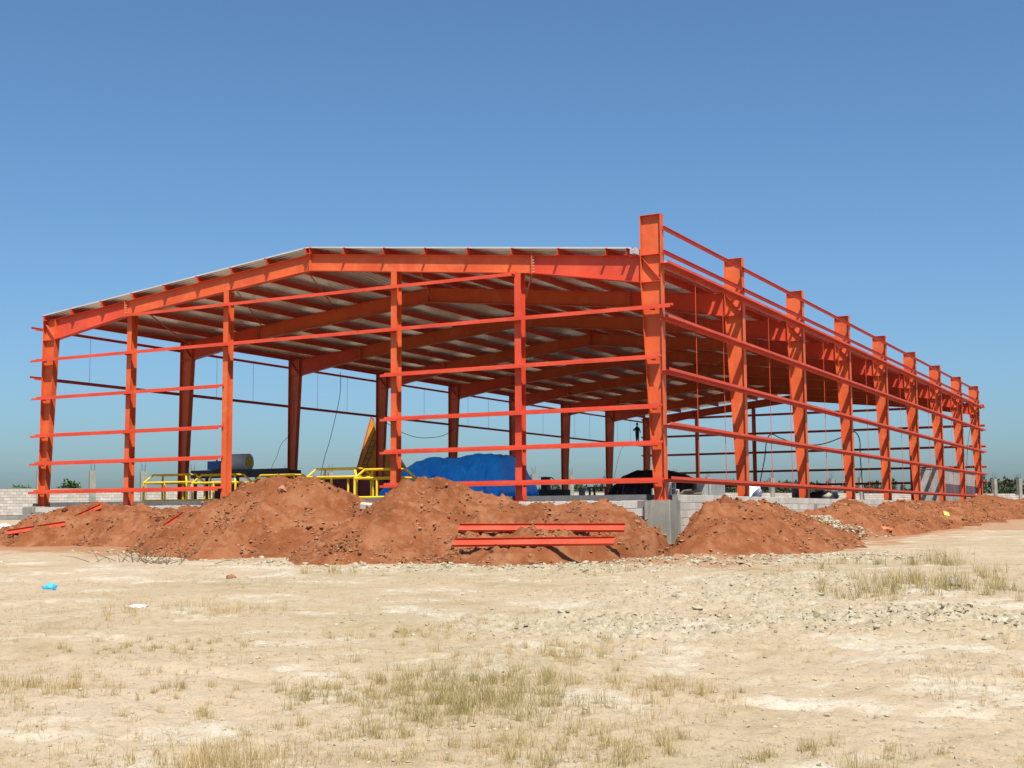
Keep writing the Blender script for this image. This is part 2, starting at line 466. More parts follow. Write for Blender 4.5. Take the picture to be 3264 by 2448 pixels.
# ------------------------------------------------------------------ soil heaps
def heap(name, along, table, centre, wf, back_to, label, du=0.07, front_sign=-1, bumps=(), back=None):
    """a heap built along one line: crest heights from a table, front slope to the ground, back slope to the wall"""
    t = np.array(table, float)
    if along == 'x': t[:, 0] *= 0.982
    u = np.arange(t[0, 0], t[-1, 0], du)
    vmax = wf + 1.2; vmin = abs(back_to - centre)
    v = np.arange(-vmin, vmax, du)          # + towards the open ground
    U, V = np.meshgrid(u, v, indexing='ij')
    wob = 0.55 * fbm(U * 0.45 + 3, V * 0 + centre, 3)
    if along == 'x':
        X = U; Y = centre + front_sign * V
    else:
        Y = U; X = centre + front_sign * V
    gz = base_z(X, Y)
    cu = U + 0.2 * pnoise(U * 0.6, V * 0.9 + 5)
    zc = np.interp(cu, t[:, 0], t[:, 1])
    h = zc - gz
    W = wf * np.clip(0.35 + 0.65 * h / 1.7, 0.3, 1.25) + wob
    s = V / W
    sm = np.sqrt(s * s + 0.012) - 0.08
    front = 1 - np.clip(sm, 0, 1.6)
    zf = gz + h * np.where(front > 0, front ** 1.06, front * 0.5) 
    sb = np.clip(-V / vmin, 0, 1)
    bz = np.full_like(U, -0.45) if back is None else np.interp(U, [q[0] for q in back], [q[1] for q in back])
    zb = zc + (np.minimum(bz, zc) - zc) * (sb * sb * (3 - 2 * sb))
    Z = np.where(V > 0, zf, zb)
    for bx, by, br, bh in bumps:
        Z = Z + bh * np.exp(-((X - bx) ** 2 + (Y - by) ** 2) / br ** 2)
    m = np.clip((Z - gz) / 0.35, 0, 1)
    n1 = fbm(X * 0.8, Y * 0.8, 3); n2 = fbm(X * 3.2 + 7, Y * 3.2, 4, 0.62)
    ridged = 1 - np.abs(fbm(X * 1.7 + 31, Y * 1.7, 3)) * 2
    Z = Z + m * (0.08 * n1 + 0.10 * n2 + 0.05 * ridged + 0.11 * np.clip(n1 + 0.25, 0, 1) * np.abs(fbm(X * 2.6 - 13, Y * 2.6 + 5, 3, 0.6))) - 0.06 * (1 - m)
    e = np.minimum(np.minimum(U - u[0], u[-1] - U), 0.5) / 0.5
    Z = Z - (1 - e) * 0.35
    nu, nv = X.shape
    co = np.stack([X, Y, Z], -1).reshape(-1, 3)
    i = np.arange(nu - 1)[:, None] * nv; j = np.arange(nv - 1)[None, :]
    q = np.stack([i + j, i + j + nv, i + j + nv + 1, i + j + 1], -1).reshape(-1, 4)
    zq = (Z - gz).reshape(-1)[q].max(1)
    q = q[zq > -0.25]
    me = bpy.data.meshes.new(name); me.from_pydata(co.tolist(), [], q.tolist()); me.update()
    me.polygons.foreach_set('use_smooth', [True] * len(me.polygons)); me.materials.append(M['soil'])
    o = link(name, me); tag(o, label, 'soil heap', 'red soil heaps round the building')
    # clods lying on it, more of them low on the slope
    ok = (Z - gz > 0.02).reshape(-1)
    idx = np.nonzero(ok)[0]
    area = len(idx) * du * du
    n = int(area * 75)
    wgt = (1.25 - np.clip((Z - gz).reshape(-1)[idx] / 2.0, 0, 1)) * np.clip(0.15 + 1.9 * fbm(X.reshape(-1)[idx] * 0.9, Y.reshape(-1)[idx] * 0.9, 2), 0.05, 2)
    pk = RNG.choice(idx, n, p=wgt / wgt.sum())
    sz = 0.008 + 0.040 * RNG.random(n) ** 3.2 + 0.10 * (RNG.random(n) < 0.007) * RNG.random(n)
    P = co[pk] + np.stack([RNG.normal(0, 0.03, n), RNG.normal(0, 0.03, n), sz * 0.2], -1)
    clods('soil_clods', P, sz, M['clod_soil'], o)
    return lambda x, y: _near(co, x, y)
def _near(co, x, y):
    k = np.argmin((co[:, 0] - x) ** 2 + (co[:, 1] - y) ** 2); return float(co[k, 2])

hA = heap('soil_heap', 'x', [(-34, -1.5), (-29, -1.25), (-25, -0.86), (-23.3, -0.42), (-21.4, -0.06), (-20.3, 0.0), (-18.9, -0.08), (-17.4, -0.14), (-16, -0.16), (-14.8, -0.1), (-13.2, -0.4), (-11.5, -1.0), (-10, -1.6)],
          -2.3, 2.6, -0.16, 'low long red soil bank below the left end of the gable')
hB = heap('soil_heap', 'x', [(-16.8, -1.6), (-15.6, -1.1), (-14.6, -0.55), (-13.4, -0.03), (-12.9, 0.14), (-12, 0.60), (-11.4, 0.70), (-10.8, 0.66), (-9.9, 0.67), (-9.5, 0.6), (-9.1, 0.42), (-8.4, 0.05), (-7.5, -0.3), (-6.5, -0.8), (-5.2, -1.6)],
          -4.0, 3.6, -0.16, 'flat topped red soil heap in front of the yellow cages')
hC = heap('soil_heap', 'x', [(-9.4, -1.6), (-8.4, -0.8), (-7.5, -0.27), (-6.4, 0.22), (-5.9, 0.55), (-5.6, 0.63), (-5.2, 0.52), (-4.7, 0.32), (-4.2, 0.14), (-3.6, -0.01), (-2.9, -0.15), (-1.8, -0.2), (-1.3, -0.14), (-0.15, -0.13), (0.2, -0.29), (0.45, -0.44), (0.72, -0.65), (1.15, -1.1), (1.6, -1.7)],
          -4.0, 4.5, -0.16, 'pointed red soil heap in front of the blue tarpaulin, two loose girts on its slope', back=[(-3, -0.45), (-1.4, -0.5), (-0.5, -1.0), (0.4, -1.5), (2, -1.7)])
hD = heap('soil_heap', 'y', [(-2.6, -1.7), (-1.9, -1.25), (-1.4, -0.9), (-0.8, -0.5), (0.24, -0.09), (1.67, -0.07), (3.28, -0.14), (4.8, -0.07), (6.3, -0.28), (7.3, -0.42), (9.7, -0.68), (11.2, -0.75), (13.6, -1.05), (15.6, -1.6)],
          1.3, 3.4, 0.16, 'red soil heap beside the grey corner pedestal against the block plinth', front_sign=1, back=[(-3, -1.7), (-0.2, -1.6), (0.5, -1.3), (1.3, -0.6), (2.2, -0.4), (15, -0.6)])
hE = heap('soil_heap', 'y', [(11.8, -1.5), (13.0, -0.6), (13.4, -0.31), (14.8, 0.0), (16.2, -0.02), (18.0, -0.12), (21.1, -0.4), (22.6, -0.8), (24.5, -1.4)],
          1.3, 3.3, 0.16, 'red soil heap with a coral rag on it, second along the side wall', front_sign=1, du=0.09)
hF = heap('soil_heap', 'y', [(19.8, -1.4), (21.6, -0.5), (23, -0.05), (27.3, 0.07), (30, 0.02), (33, 0.01), (37, 0.04), (40.1, 0.08), (44, -0.1), (48, -0.5), (52, -1.2)],
          1.4, 3.2, 0.16, 'long red soil bank with a yellow block, third along the side wall', front_sign=1, du=0.11)
hG = heap('soil_heap', 'y', [(40, -1.1), (45, 0.05), (48, 0.35), (50.8, 0.52), (55.4, 0.5), (59, 0.33), (63.9, 0.28), (68, 0.36), (72, 0.42), (80, 0.4), (95, 0.3), (110, -0.6)],
          1.5, 3.6, -1.5, 'far red soil bank beyond the last side column', front_sign=1, du=0.16)

# grey clay rubble between the side heaps and along the toe of the bank
def clay_piles():
    n = 330
    x = 1.9 + RNG.normal(0, 0.8, n); y = 11.8 + RNG.normal(0, 1.5, n)
    z = np.interp(x, [0.3, 1.2, 3.5], [-0.45, -0.55, -1.25])
    s = 0.02 + 0.06 * RNG.random(n) ** 2.5
    tag(clods('rubble', np.stack([x, y, z], -1), s, M['clod_sand']), 'pale grey rubble spilt between the first two side heaps', 'rubble')
    xs = []; ys = []
    for (x0, y0, x1, y1, m, w) in ((-9, -8.3, -3, -8.9, 260, 0.6), (-3, -8.9, 1.0, -9.0, 320, 0.6), (0.8, -8.0, 3.4, -4.4, 620, 1.0), (3.4, -4.4, 6.5, -0.5, 480, 0.9), (-16, -6.2, -9, -8.3, 200, 0.6)):
        t = RNG.random(m); xs.append(x0 + (x1 - x0) * t + RNG.normal(0, w, m)); ys.append(y0 + (y1 - y0) * t + RNG.normal(0, w, m))
    x = np.concatenate(xs); y = np.concatenate(ys); s = 0.014 + 0.05 * RNG.random(len(x)) ** 3
    tag(clods('clay_lumps', np.stack([x, y, ground_z(x, y) + s * 0.2], -1), s, M['clod_sand']), 'whitish clay lumps along the toe of the red soil heaps', 'clay lumps')
clay_piles()

# ------------------------------------------------------------------ plinth and floor
def plinth():
    t = empty('plinth_wall', (0, 0, -1.2)); tag(t, 'pale sandcrete block plinth wall under the orange steel frame', 'wall')
    def part(mb, name, mat):
        o = mb.build(name, mat, t); o.location = (0, 0, 1.2); return o
    # mortar cores
    part(MB().box(0.055, 0.238, 0.42, 60.1, -1.4, 0.145).box(-25.56, -0.52, -0.238, -0.03, -1.4, -0.028).box(-25.56, -25.38, -0.03, 60.1, -1.4, 0.12).box(-25.38, 0.055, 59.9, 60.1, -1.4, 0.12), 'core', M['mortar'])
    L, H, J = 0.45, 0.225, 0.012
    def bmesh_(dx, dy, dz, sh):
        m = MB(); b = 0.006
        lo = [(-dx / 2 + b, -dy / 2 + b), (dx / 2 - b, -dy / 2 + b), (dx / 2 - b, dy / 2 - b), (-dx / 2 + b, dy / 2 - b)]
        ring = [(p[0] * 1.0, p[1] * 1.0) for p in lo]
        big = [(-dx / 2, -dy / 2), (dx / 2, -dy / 2), (dx / 2, dy / 2), (-dx / 2, dy / 2)]
        for zz, rr in ((-dz / 2, ring), (-dz / 2 + b, big), (dz / 2 - b, big), (dz / 2, ring)):
            for p in rr: m.v.append((p[0] + sh * zz, p[1], zz))
        m.f.append((3, 2, 1, 0)); m.f.append((12, 13, 14, 15))
        for k in range(3):
            for i in range(4):
                m.f.append((k * 4 + i, k * 4 + (i + 1) % 4, k * 4 + 4 + (i + 1) % 4, k * 4 + 4 + i))
        me = m.mesh('block'); me.materials.append(M['block']); return me
    gx = bmesh_(L - J, 0.2, H - J, 0.0); gy = bmesh_(0.2, L - J, H - J, 0.0)
    hx = bmesh_(L / 2 - J, 0.2, H - J, 0.0); hy = bmesh_(0.2, L / 2 - J, H - J, 0.0)
    rest = MB(); count = 0
    for c in range(6):                      # long side, outer face at x = 0.25
        zc = 0.15 - H * (c + 0.5); y = 0.42 + (0 if c % 2 else -L / 2); k = 0
        while y < 60.0:
            yc = y + L / 2; half = yc - L / 2 < 0.4
            px = 0.15 + random.uniform(-0.004, 0.004)
            if k < 26 and c < 6:
                if half: o = link('block', hy, t, (px, 0.42 + L / 4, zc + 1.2))
                else: o = link('block', gy, t, (px, yc, zc + 1.2), (0, 0, random.uniform(-0.006, 0.006)))
                count += 1
            elif not half:
                rest.box(px - 0.1, px + 0.1, yc - (L - J) / 2, yc + (L - J) / 2, zc - (H - J) / 2 , zc + (H - J) / 2)
            y += L; k += 1
    for c in range(3):                      # gable, outer face at y = -0.25
        zc = -0.022 - H * (c + 0.5); x = -0.53 - (0 if c % 2 else L / 2); k = 0
        while x > -25.45:
            py = -0.15 + random.uniform(-0.004, 0.004)
            if k < 48: link('block', gx, t, (x - L / 2, py, zc + 1.2), (0, 0, random.uniform(-0.006, 0.006))); count += 1
            else: rest.box(x - L + J, x, py - 0.1, py + 0.1, zc - (H - J) / 2, zc + (H - J) / 2)
            x -= L; k += 1
    o = part(rest, 'far_blocks', M['block']); o['kind'] = 'stuff'
    # capping of spilled mortar on top of the gable plinth
    mb = MB()
    for i in range(60):
        x = -25.4 + i * 0.415 + random.uniform(-0.1, 0.1)
        mb.box(x, x + random.uniform(0.2, 0.5), -0.2, -0.03, -0.03, -0.018 + random.uniform(0.0, 0.02) + i * 1e-5)
    part(mb, 'mortar_bed', M['block'])
    # cast concrete piers
    def pier(x0, x1, y0, y1, z0, z1, name='pier'):
        m = MB(); b = 0.03
        m.prism([(x0 + b, y0, z0), (x1 - b, y0, z0), (x1, y0 + b, z0), (x1, y1, z0), (x0, y1, z0), (x0, y0 + b, z0)], (0, 0, z1 - z0))
        return part(m, name, M['concrete'])
    pier(-0.50, 0.30, -0.40, 0.41, -1.25, -0.016, 'corner_pedestal')
    pier(-25.76, -25.16, -0.36, 0.3, -1.2, -0.016, 'corner_pedestal')
    pier(-25.1, -24.8, -0.34, -0.26, -1.2, -0.2)
    for i in range(1, 9):
        pier(0.06, 0.262, 7.5 * i - 0.1, 7.5 * i + 0.34, -1.3, -0.06)
    s = MB().box(-25.25, -0.75, 0.36, 59.7, -0.6, 0.16).build('floor_slab', M['slab']); tag(s, kind='structure')
plinth()

# ------------------------------------------------------------------ the steel building
W = 25.335; BAY = 7.5; NB = 8
def rt(x):              # underside of purlins = top of rafter
    d = min(-x, W + x)
    return 7.05 + 0.1065 * d
B = empty('steel_building', (0, 0, 0))
tag(B, 'unclad portal frame building of orange primed steel with a pale metal roof', 'building')

def column_mesh(parapet):
    """web in XZ at y = .125; outer flange at x = 0, inner flange leaning in"""
    m = MB(); ft, wt = 0.016, 0.012
    top = 8.31 if parapet else 7.12
    m.box(-ft, 0, 0, 0.25, 0.02, top)
    m.prism([(-0.33, 0, 0.02), (-0.33 + ft, 0, 0.02), (-0.645 + ft, 0, 6.32), (-0.645, 0, 6.32)], (0, 0.25, 0))
    m.box(-0.645, -0.645 + ft, 0, 0.25, 6.322, top)
    m.prism([(-ft, 0.119, 0.02), (-0.33 + ft, 0.119, 0.02), (-0.645 + ft, 0.119, 6.32), (-0.645 + ft, 0.119, top), (-ft, 0.119, top)], (0, wt, 0))
    return m.mesh('column')
def knee_plate(z):
    return MB().box(-0.67 if z < 8 else -0.6452, 0.002, -0.002, 0.252, z, z + 0.014).mesh('plate')
def knee_diag(y):
    return MB().prism([(-0.63, y, 7.09), (-0.63, y, 7.10), (-0.02, y, 6.38), (-0.035, y, 6.36)], (0, 0.112, 0)).mesh('stiffener')
def base_mesh():
    m = MB().box(-0.40, 0.05, -0.02, 0.27, -0.014, 0.02)
    return m.mesh('base_plate')
CM = {1: column_mesh(True), 0: column_mesh(False)}; PL = {z: knee_plate(z) for z in (6.32, 7.12, 8.30)}; DG = [knee_diag(0.004), knee_diag(0.134)]; DL = [MB().prism([(-0.03, y, 7.09), (-0.01, y, 7.08), (-0.61, y, 6.36), (-0.63, y, 6.38)], (0, 0.112, 0)).mesh('stiffener') for y in (0.004, 0.134)]; BM = base_mesh()
for me in (CM[1], CM[0]): me.materials.append(M['primer_orange'])
for me in (*PL.values(), *DG, *DL, BM): me.materials.append(M['primer_red'])

def i_beam(x0, x1, zt0, zb0, zt1, zb1, name, mat):
    """I section in the XZ plane between x0 and x1; zt top, zb bottom"""
    m = MB(); ft = 0.014
    m.prism([(x0, 0.119, zb0), (x1, 0.119, zb1), (x1, 0.119, zt1), (x0, 0.119, zt0)], (0, 0.012, 0))
    m.prism([(x0, 0, zt0 - ft), (x1, 0, zt1 - ft), (x1, 0, zt1), (x0, 0, zt0)], (0, 0.25, 0))
    m.prism([(x0, 0, zb0), (x1, 0, zb1), (x1, 0, zb1 + ft), (x0, 0, zb0 + ft)], (0, 0.25, 0))
    me = m.mesh(name); me.materials.append(mat); return me
def end_plate(x, z0, z1, bolts=True):
    m = MB().box(x - 0.014, x + 0.014, -0.003, 0.253, z0 - 0.03, z1 + 0.05)
    me = m.mesh('splice_plate'); me.materials.append(M['primer_orange']); return me
def bolts_mesh(x, z0, z1):
    m = MB(); k = 6
    for i in range(k):
        z = z0 + 0.05 + (z1 - z0 - 0.1) * i / (k - 1)
        m.box(x + 0.015, x + 0.055, 0.045, 0.075, z - 0.014, z + 0.014)
        m.box(x - 0.055, x - 0.015, 0.045, 0.075, z - 0.014, z + 0.014)
    me = m.mesh('bolt'); me.materials.append(M['bolt']); return me
SPX = -4.22
haunch = {s: None for s in (0, 1)}
def beams(red, org):
    r = {}
    r['hR'] = i_beam(-0.647, SPX, rt(-0.647), 6.335, rt(SPX), rt(SPX) - 0.55, 'haunch', red)
    r['rR'] = i_beam(SPX, -W / 2, rt(SPX), rt(SPX) - 0.55, rt(-W / 2), rt(-W / 2) - 0.56, 'rafter', org)
    r['hL'] = i_beam(-W + 0.647, -W - SPX, rt(-0.647), 6.335, rt(SPX), rt(SPX) - 0.55, 'haunch', red)
    r['rL'] = i_beam(-W - SPX, -W / 2, rt(SPX), rt(SPX) - 0.55, rt(-W / 2), rt(-W / 2) - 0.56, 'rafter', org)
    return r
BE = beams(M['primer_red'], M['primer_orange'])
EP = {x: end_plate(x, rt(x) - 0.55, rt(x)) for x in (SPX, -W / 2, -W - SPX)}
BO = {x: bolts_mesh(x, rt(x) - 0.55, rt(x)) for x in (SPX, -W / 2, -W - SPX)}
def stiffs(n):
    m = MB()
    for i in range(1, 12):
        x = -0.672 - i * 1.02
        m.box(x - 0.005, x + 0.005, 0.01, 0.118, rt(x) - 0.53, rt(x) - 0.016)
    me = m.mesh('web_stiffener'); me.materials.append(M['primer_red']); return me
for k in range(NB + 1):
    y = k * BAY - (0.25 if k == NB else 0)
    c = link('column', CM[1], B, (0, y, 0)); link('base_plate', BM, c)
    for z in PL: link('plate', PL[z], c)
    for d_ in DG: link('stiffener', d_, c)
    c = link('column', CM[0], B, (-W, y, 0)); c.scale = (-1, 1, 1)
    link('base_plate', BM, c)
    for z in (6.32, 7.12): link('plate', PL[z], c, None if z < 7 else (0, 0, -0.012))
    for d_ in DL: link('stiffener', d_, c)
    for kk in ('hR', 'rR', 'hL', 'rL'):
        b = link('rafter', BE[kk], B, (0, y, 0))
        if kk == 'hR': link('splice_plate', EP[SPX], b); link('bolt', BO[SPX], b)
        if kk == 'rR': link('splice_plate', EP[-W / 2], b)
        if kk == 'hL': link('splice_plate', EP[-W - SPX], b); link('bolt', BO[-W - SPX], b)

# gable posts
POSTX = (-4.72, -9.26, -16.28, -20.84)
def post_mesh(x):
    h = rt(x) - 0.56; m = MB()
    m.box(-0.11, 0.11, 0, 0.012, 0.02, h).box(-0.11, 0.11, 0.288, 0.3, 0.02, h).box(-0.005, 0.005, 0.012, 0.288, 0.02, h)
    m.box(-0.15, 0.15, -0.03, 0.33, -0.012, 0.02)
    me = m.mesh('gable_post'); me.materials.append(M['primer_orange'] if x < -9 else M['primer_red']); return me
for x in POSTX:
    me = post_mesh(x)
    link('gable_post', me, B, (x, 0.002, 0)); link('gable_post', me, B, (x, 59.69, 0))

# Z section girts: web flat, one lip up, one down
ZT = 0.006
def zgirt(p0, p1, out, updown, dep=0.25, lip=0.075):
    """p0->p1 along the inner line; out = outward unit; outer lip goes updown (+1/-1), inner lip the other way"""
    m = MB(); p0 = Vector(p0); d = Vector(p1) - p0; o = Vector(out); z = Vector((0, 0, 1))
    e = p0 + o * 0.004
    m.prism([e, e + o * (dep - 0.004), e + o * (dep - 0.004) + z * ZT, e + z * ZT], d)
    q = p0 + o * (dep - ZT); u = z * lip * updown; base = z * (ZT if updown > 0 else 0)
    m.prism([q + base, q + o * ZT + base, q + o * ZT + u + base, q + u + base], d)
    q = e; base = z * (0 if updown > 0 else ZT)
    m.prism([q + base, q + o * ZT + base, q + o * ZT - u + base, q - u + base], d)
    # stiffening returns
    rr = o * -0.02
    q = p0 + o * (dep - ZT) + z * ((lip + (ZT if updown > 0 else 0)) * updown)
    m.prism([q, q + rr, q + rr - z * ZT * updown, q - z * ZT * updown], d)
    return m
def girt(p0, p1, out, ud, mat='primer_red', dep=0.25, name='girt'):
    return zgirt(p0, p1, out, ud, dep).build(name, M[mat], B)
def cleat(x, z, y=-0.0):
    MB().box(x - 0.05, x + 0.05, y - 0.16, y - 0.003, z - 0.09, z - 0.004).build('cleat', M['primer_red'], B)
GO = (0, -1, 0)
LX = -25.58
def gline(z, xs, y=-0.002, out=GO, mat='primer_red'):
    for i, (a, b) in enumerate(zip(xs[:-1], xs[1:])):
        dz = 0.003 * (i % 2)
        girt((a, y, z + dz), (b - 0.004, y, z + dz), out, -1, mat)
P1, P2, P3, P4 = POSTX
gline(6.95, [-20.98, P3, P2, -4.78])
gline(5.56, [-25.68, P4, P3, P2, P1, 0.36])
for i, z in enumerate((4.10, 2.67, 1.615, 0.55)):
    gline(z, [LX, P4, -16.3])
    gline(z, [-9.62, P1, -0.03])
for x in (-25.1, P4, P1, -0.25):
    for z in (5.56, 4.10, 2.67, 1.615, 0.55): cleat(x, z)
for x in (P3,):
    for z in (6.95, 5.56): cleat(x, z)
for x in (P2,):
    for z in (6.95, 5.56, 4.10, 2.67, 1.615, 0.55): cleat(x, z)
# far gable
for z in (6.95, 5.55, 4.10, 2.67, 1.615):
    xs = [-25.6, P4, P3, P2, P1, 0.3]
    for a, b in zip(xs[:-1], xs[1:]):
        girt((a, 60.0, z), (b - 0.004, 60.0, z), (0, 1, 0), -1, 'primer_shaded')
# long side girts, upper lip outwards
for z, far in ((6.815, 60.9), (5.23, 61.0), (3.69, 61.1), (2.13, 61.2), (0.577, 60.6)):
    for k in range(NB):
        a = k * BAY - (0.12 if k == 0 else 0); b = (k + 1) * BAY - 0.004 if k < NB - 1 else far
        dz = 0.003 * (k % 2)
        girt((0.002, a, z + dz), (0.002, b, z + dz), (1, 0, 0), 1)
# left wall: eave and middle girts
for z in (6.76, 4.87):
    for k in range(NB):
        a = k * BAY - (0.34 if k == 0 else 0); b = (k + 1) * BAY - 0.004 + (0.3 if k == NB - 1 else 0)
        dz = 0.003 * (k % 2)
        girt((-W - 0.002, a, z + dz), (-W - 0.002, b, z + dz), (-1, 0, 0), 1, 'primer_shaded')
# parapet rails between the posts
rail = MB().box(-0.075, -0.069, 0.006, BAY - 0.01, 0, 0.12).box(-0.069, -0.018, 0.006, BAY - 0.01, 0, 0.006).box(-0.069, -0.018, 0.006, BAY - 0.01, 0.114, 0.12).mesh('parapet_rail')
rail.materials.append(M['primer_red'])
for k in range(NB):
    for z in (7.84, 7.13):
        link('parapet_rail', rail, B, (0.095, k * BAY + (0.12 if k == 0 else 0.0), z))
# purlins
PX = [-1.03] + [-1.70 - 1.58 * i for i in range(7)] + [-12.58]
PX = PX + [-W + d_ for d_ in (0.15, 1.61, 3.16, 4.70, 6.25, 7.80, 9.35, 10.90, 12.58)]
def purlin_mesh(L):
    m = MB(); h = 0.20
    m.box(-0.003, 0.003, 0, L, 0.006, h - 0.006).box(-0.003, 0.068, 0, L, h - 0.006, h).box(-0.068, 0.003, 0, L, 0, 0.006)
    m.box(0.062, 0.068, 0, L, h - 0.026, h - 0.006).box(-0.068, -0.062, 0, L, 0.006, 0.026)
    me = m.mesh('purlin'); me.materials.append(M['primer_red']); return me
PM0 = purlin_mesh(BAY + 0.137); PM = purlin_mesh(BAY - 0.003)
for x in PX:
    for k in range(NB):
        o = link('purlin', PM0 if k == 0 else PM, B, (x, -0.14 if k == 0 else k * BAY, rt(x) + 0.002))
        if x < -W / 2: o.scale = (-1, 1, 1)
# roof sheets: ribs run down the slope
def sheet_mesh(x0, x1, front=False):
    z = lambda x: rt(x) + 0.205
    prof = []; wd = 1.0
    for i in range(5):
        b = i * 0.2
        prof += [(b, 0), (b + 0.115, 0), (b + 0.128, 0.042), (b + 0.168, 0.042), (b + 0.181, 0.0)]
    prof.append((1.01, 0.0))
    m = MB()
    for (y, dz) in prof: m.v.append((x0, y, z(x0) + dz)); m.v.append((x1, y, z(x1) + dz))
    for i in range(len(prof) - 1): m.f.append((2 * i, 2 * i + 1, 2 * i + 3, 2 * i + 2))
    k = len(m.v); nt_ = len(m.f)
    for (y, dz) in prof: m.v.append((x0, y, z(x0) + dz - 0.003)); m.v.append((x1, y, z(x1) + dz - 0.003))
    for i in range(len(prof) - 1): m.f.append((k + 2 * i, k + 2 * i + 2, k + 2 * i + 3, k + 2 * i + 1))
    nu_ = len(m.f)
    if front:
        m.prism([(x0, -0.004, z(x0) - 0.012), (x1, -0.004, z(x1) - 0.012), (x1, -0.004, z(x1) + 0.036), (x0, -0.004, z(x0) + 0.036)], (0, 0.003, 0))
    me = m.mesh('roof_sheet'); me.materials.append(M['roof']); me.materials.append(M['roof_under'])
    for i in range(nt_, nu_): me.polygons[i].material_index = 1
    return me
SR = sheet_mesh(-0.92, -W / 2); SL = sheet_mesh(-W + 0.03, -W / 2)
SRf = sheet_mesh(-0.92, -W / 2, True); SLf = sheet_mesh(-W + 0.03, -W / 2, True)
for i in range(61):
    y = -0.10 + i * 0.99
    dz = 0.004 * (i % 2)
    link('roof_sheet', SRf if i == 0 else SR, B, (0, y, dz)); link('roof_sheet', SLf if i == 0 else SL, B, (0, y, dz))
rc = MB()
for s in (-1, 1):
    xa = -W / 2; xb = xa + s * 0.22
    rc.prism([(xa, -0.11, rt(xa) + 0.252), (xb, -0.11, rt(xb) + 0.245), (xb, -0.11, rt(xb) + 0.249), (xa, -0.11, rt(xa) + 0.256)], (0, 60.4, 0))
rc.build('ridge_cap', M['roof'], B)
g = MB()
g.box(-0.84, -0.835, -0.3, 60.1, rt(-0.8) + 0.01, rt(-0.8) + 0.17).box(-0.835, -0.69, -0.3, 60.1, rt(-0.8) + 0.01, rt(-0.8) + 0.015).box(-0.69, -0.685, -0.3, 60.1, rt(-0.8) + 0.01, rt(-0.8) + 0.2)
g.build('gutter', M['roof'], B)
# sag rods
rod = MB().tube([(0, 0, 0.55), (0, 0, 6.87)], 0.011, 5).mesh('sag_rod'); rod.materials.append(M['primer_red'])
rodl = MB().tube([(0, 0, 4.86), (0, 0, 6.83)], 0.008, 5).mesh('sag_rod'); rodl.materials.append(M['primer_shaded'])
for k in range(NB):
    for f in (0.335, 0.672):
        link('sag_rod', rod, B, (0.12, (k + f) * BAY, 0)); link('sag_rod', rodl, B, (-W - 0.12, (k + f) * BAY, 0))
# roof bracing in the first bay, and fly braces
for a, b in (((-20.2, 0.2, 7.05), (-24.8, 7.5, 6.95)), ((-16.0, 0.2, 7.5), (-20.8, 7.5, 7.45)), ((-12.9, 0.2, 7.86), (-17.0, 7.5, 7.84)), ((-8.4, 0.2, 7.45), (-12.5, 7.5, 7.94)), ((-4.3, 0.2, 7.0), (-8.4, 7.5, 7.5))):
    MB().tube([a, b], 0.028, 4).build('roof_brace', M['primer_orange'], B)
for k in range(0, NB):
    for x in (-3.28, -8.02, -W + 3.16, -W + 7.80):
        MB().tube([(x, k * BAY + 0.13, rt(x) - 0.5), (x, k * BAY + 0.85, rt(x) + 0.03)], 0.016, 4).build('fly_brace', M['primer_orange'], B)

# ------------------------------------------------------------------ loose girts on the soil
def loose(p0, p1, label, roll, dep=0.2, on=None, tilt=None):
    """one Z girt lying on the heap, laid between two points"""
    p0 = Vector(p0); p1 = Vector(p1)
    if on:
        q = [on(*(p0.lerp(p1, i / 8.0)).xy) for i in range(9)]
        # rest on the two highest bearings, one in each half
        i0 = max(range(0, 4), key=lambda i: q[i]); i1 = max(range(5, 9), key=lambda i: q[i])
        k = (q[i1] - q[i0]) / (i1 - i0); p0.z = q[i0] - k * i0 - 0.02; p1.z = p0.z + 8 * k
        if tilt is not None:
            m_ = max(p0.z, p1.z, max(q)) - 0.035; p0.z = m_ - tilt / 2; p1.z = m_ + tilt / 2
    d = p1 - p0; L = d.length
    m = MB(); h = dep
    m.box(0, L, -0.003, 0.003, 0, h).box(0, L, -0.055, -0.003, h - 0.006, h).box(0, L, 0.003, 0.075, 0, 0.006).box(0, L, 0.069, 0.075, 0.006, 0.026)
    e = m.build('loose_girt', M['primer_red'])
    q = d.to_track_quat('X', 'Z')
    e.rotation_mode = 'QUATERNION'
    from mathutils import Quaternion
    e.rotation_quaternion = q @ Quaternion((1, 0, 0), roll); e.location = p0
    tag(e, label, 'steel girt', 'loose girts lying on the soil')
loose((-3.15, -6.25, -0.62), (1.36, -6.15, -0.62), 'loose red steel girt higher up the slope of the pointed soil heap', -0.7, 0.17, hC, 0.0)
loose((-2.55, -7.5, -1.17), (1.66, -7.45, -1.09), 'loose red steel girt at the foot of the pointed soil heap', -0.7, 0.17, hC, 0.06)
loose((-22.3, -3.95, -1.0), (-20.0, -3.55, -0.55), 'loose red girt slanting at the far left foot of the soil bank', -0.5, 0.15, hA)
loose((-20.2, -2.9, -0.40), (-19.3, -2.65, -0.26), 'short end of red girt poking from the crest of the left soil bank', -0.5, 0.15, hA)
loose((-17.0, -4.25, -0.78), (-14.15, -4.25, -0.50), 'loose red girt lying between the left soil bank and the flat topped heap', -0.6, 0.15, lambda x, y: max(hA(x, y), hB(x, y)))

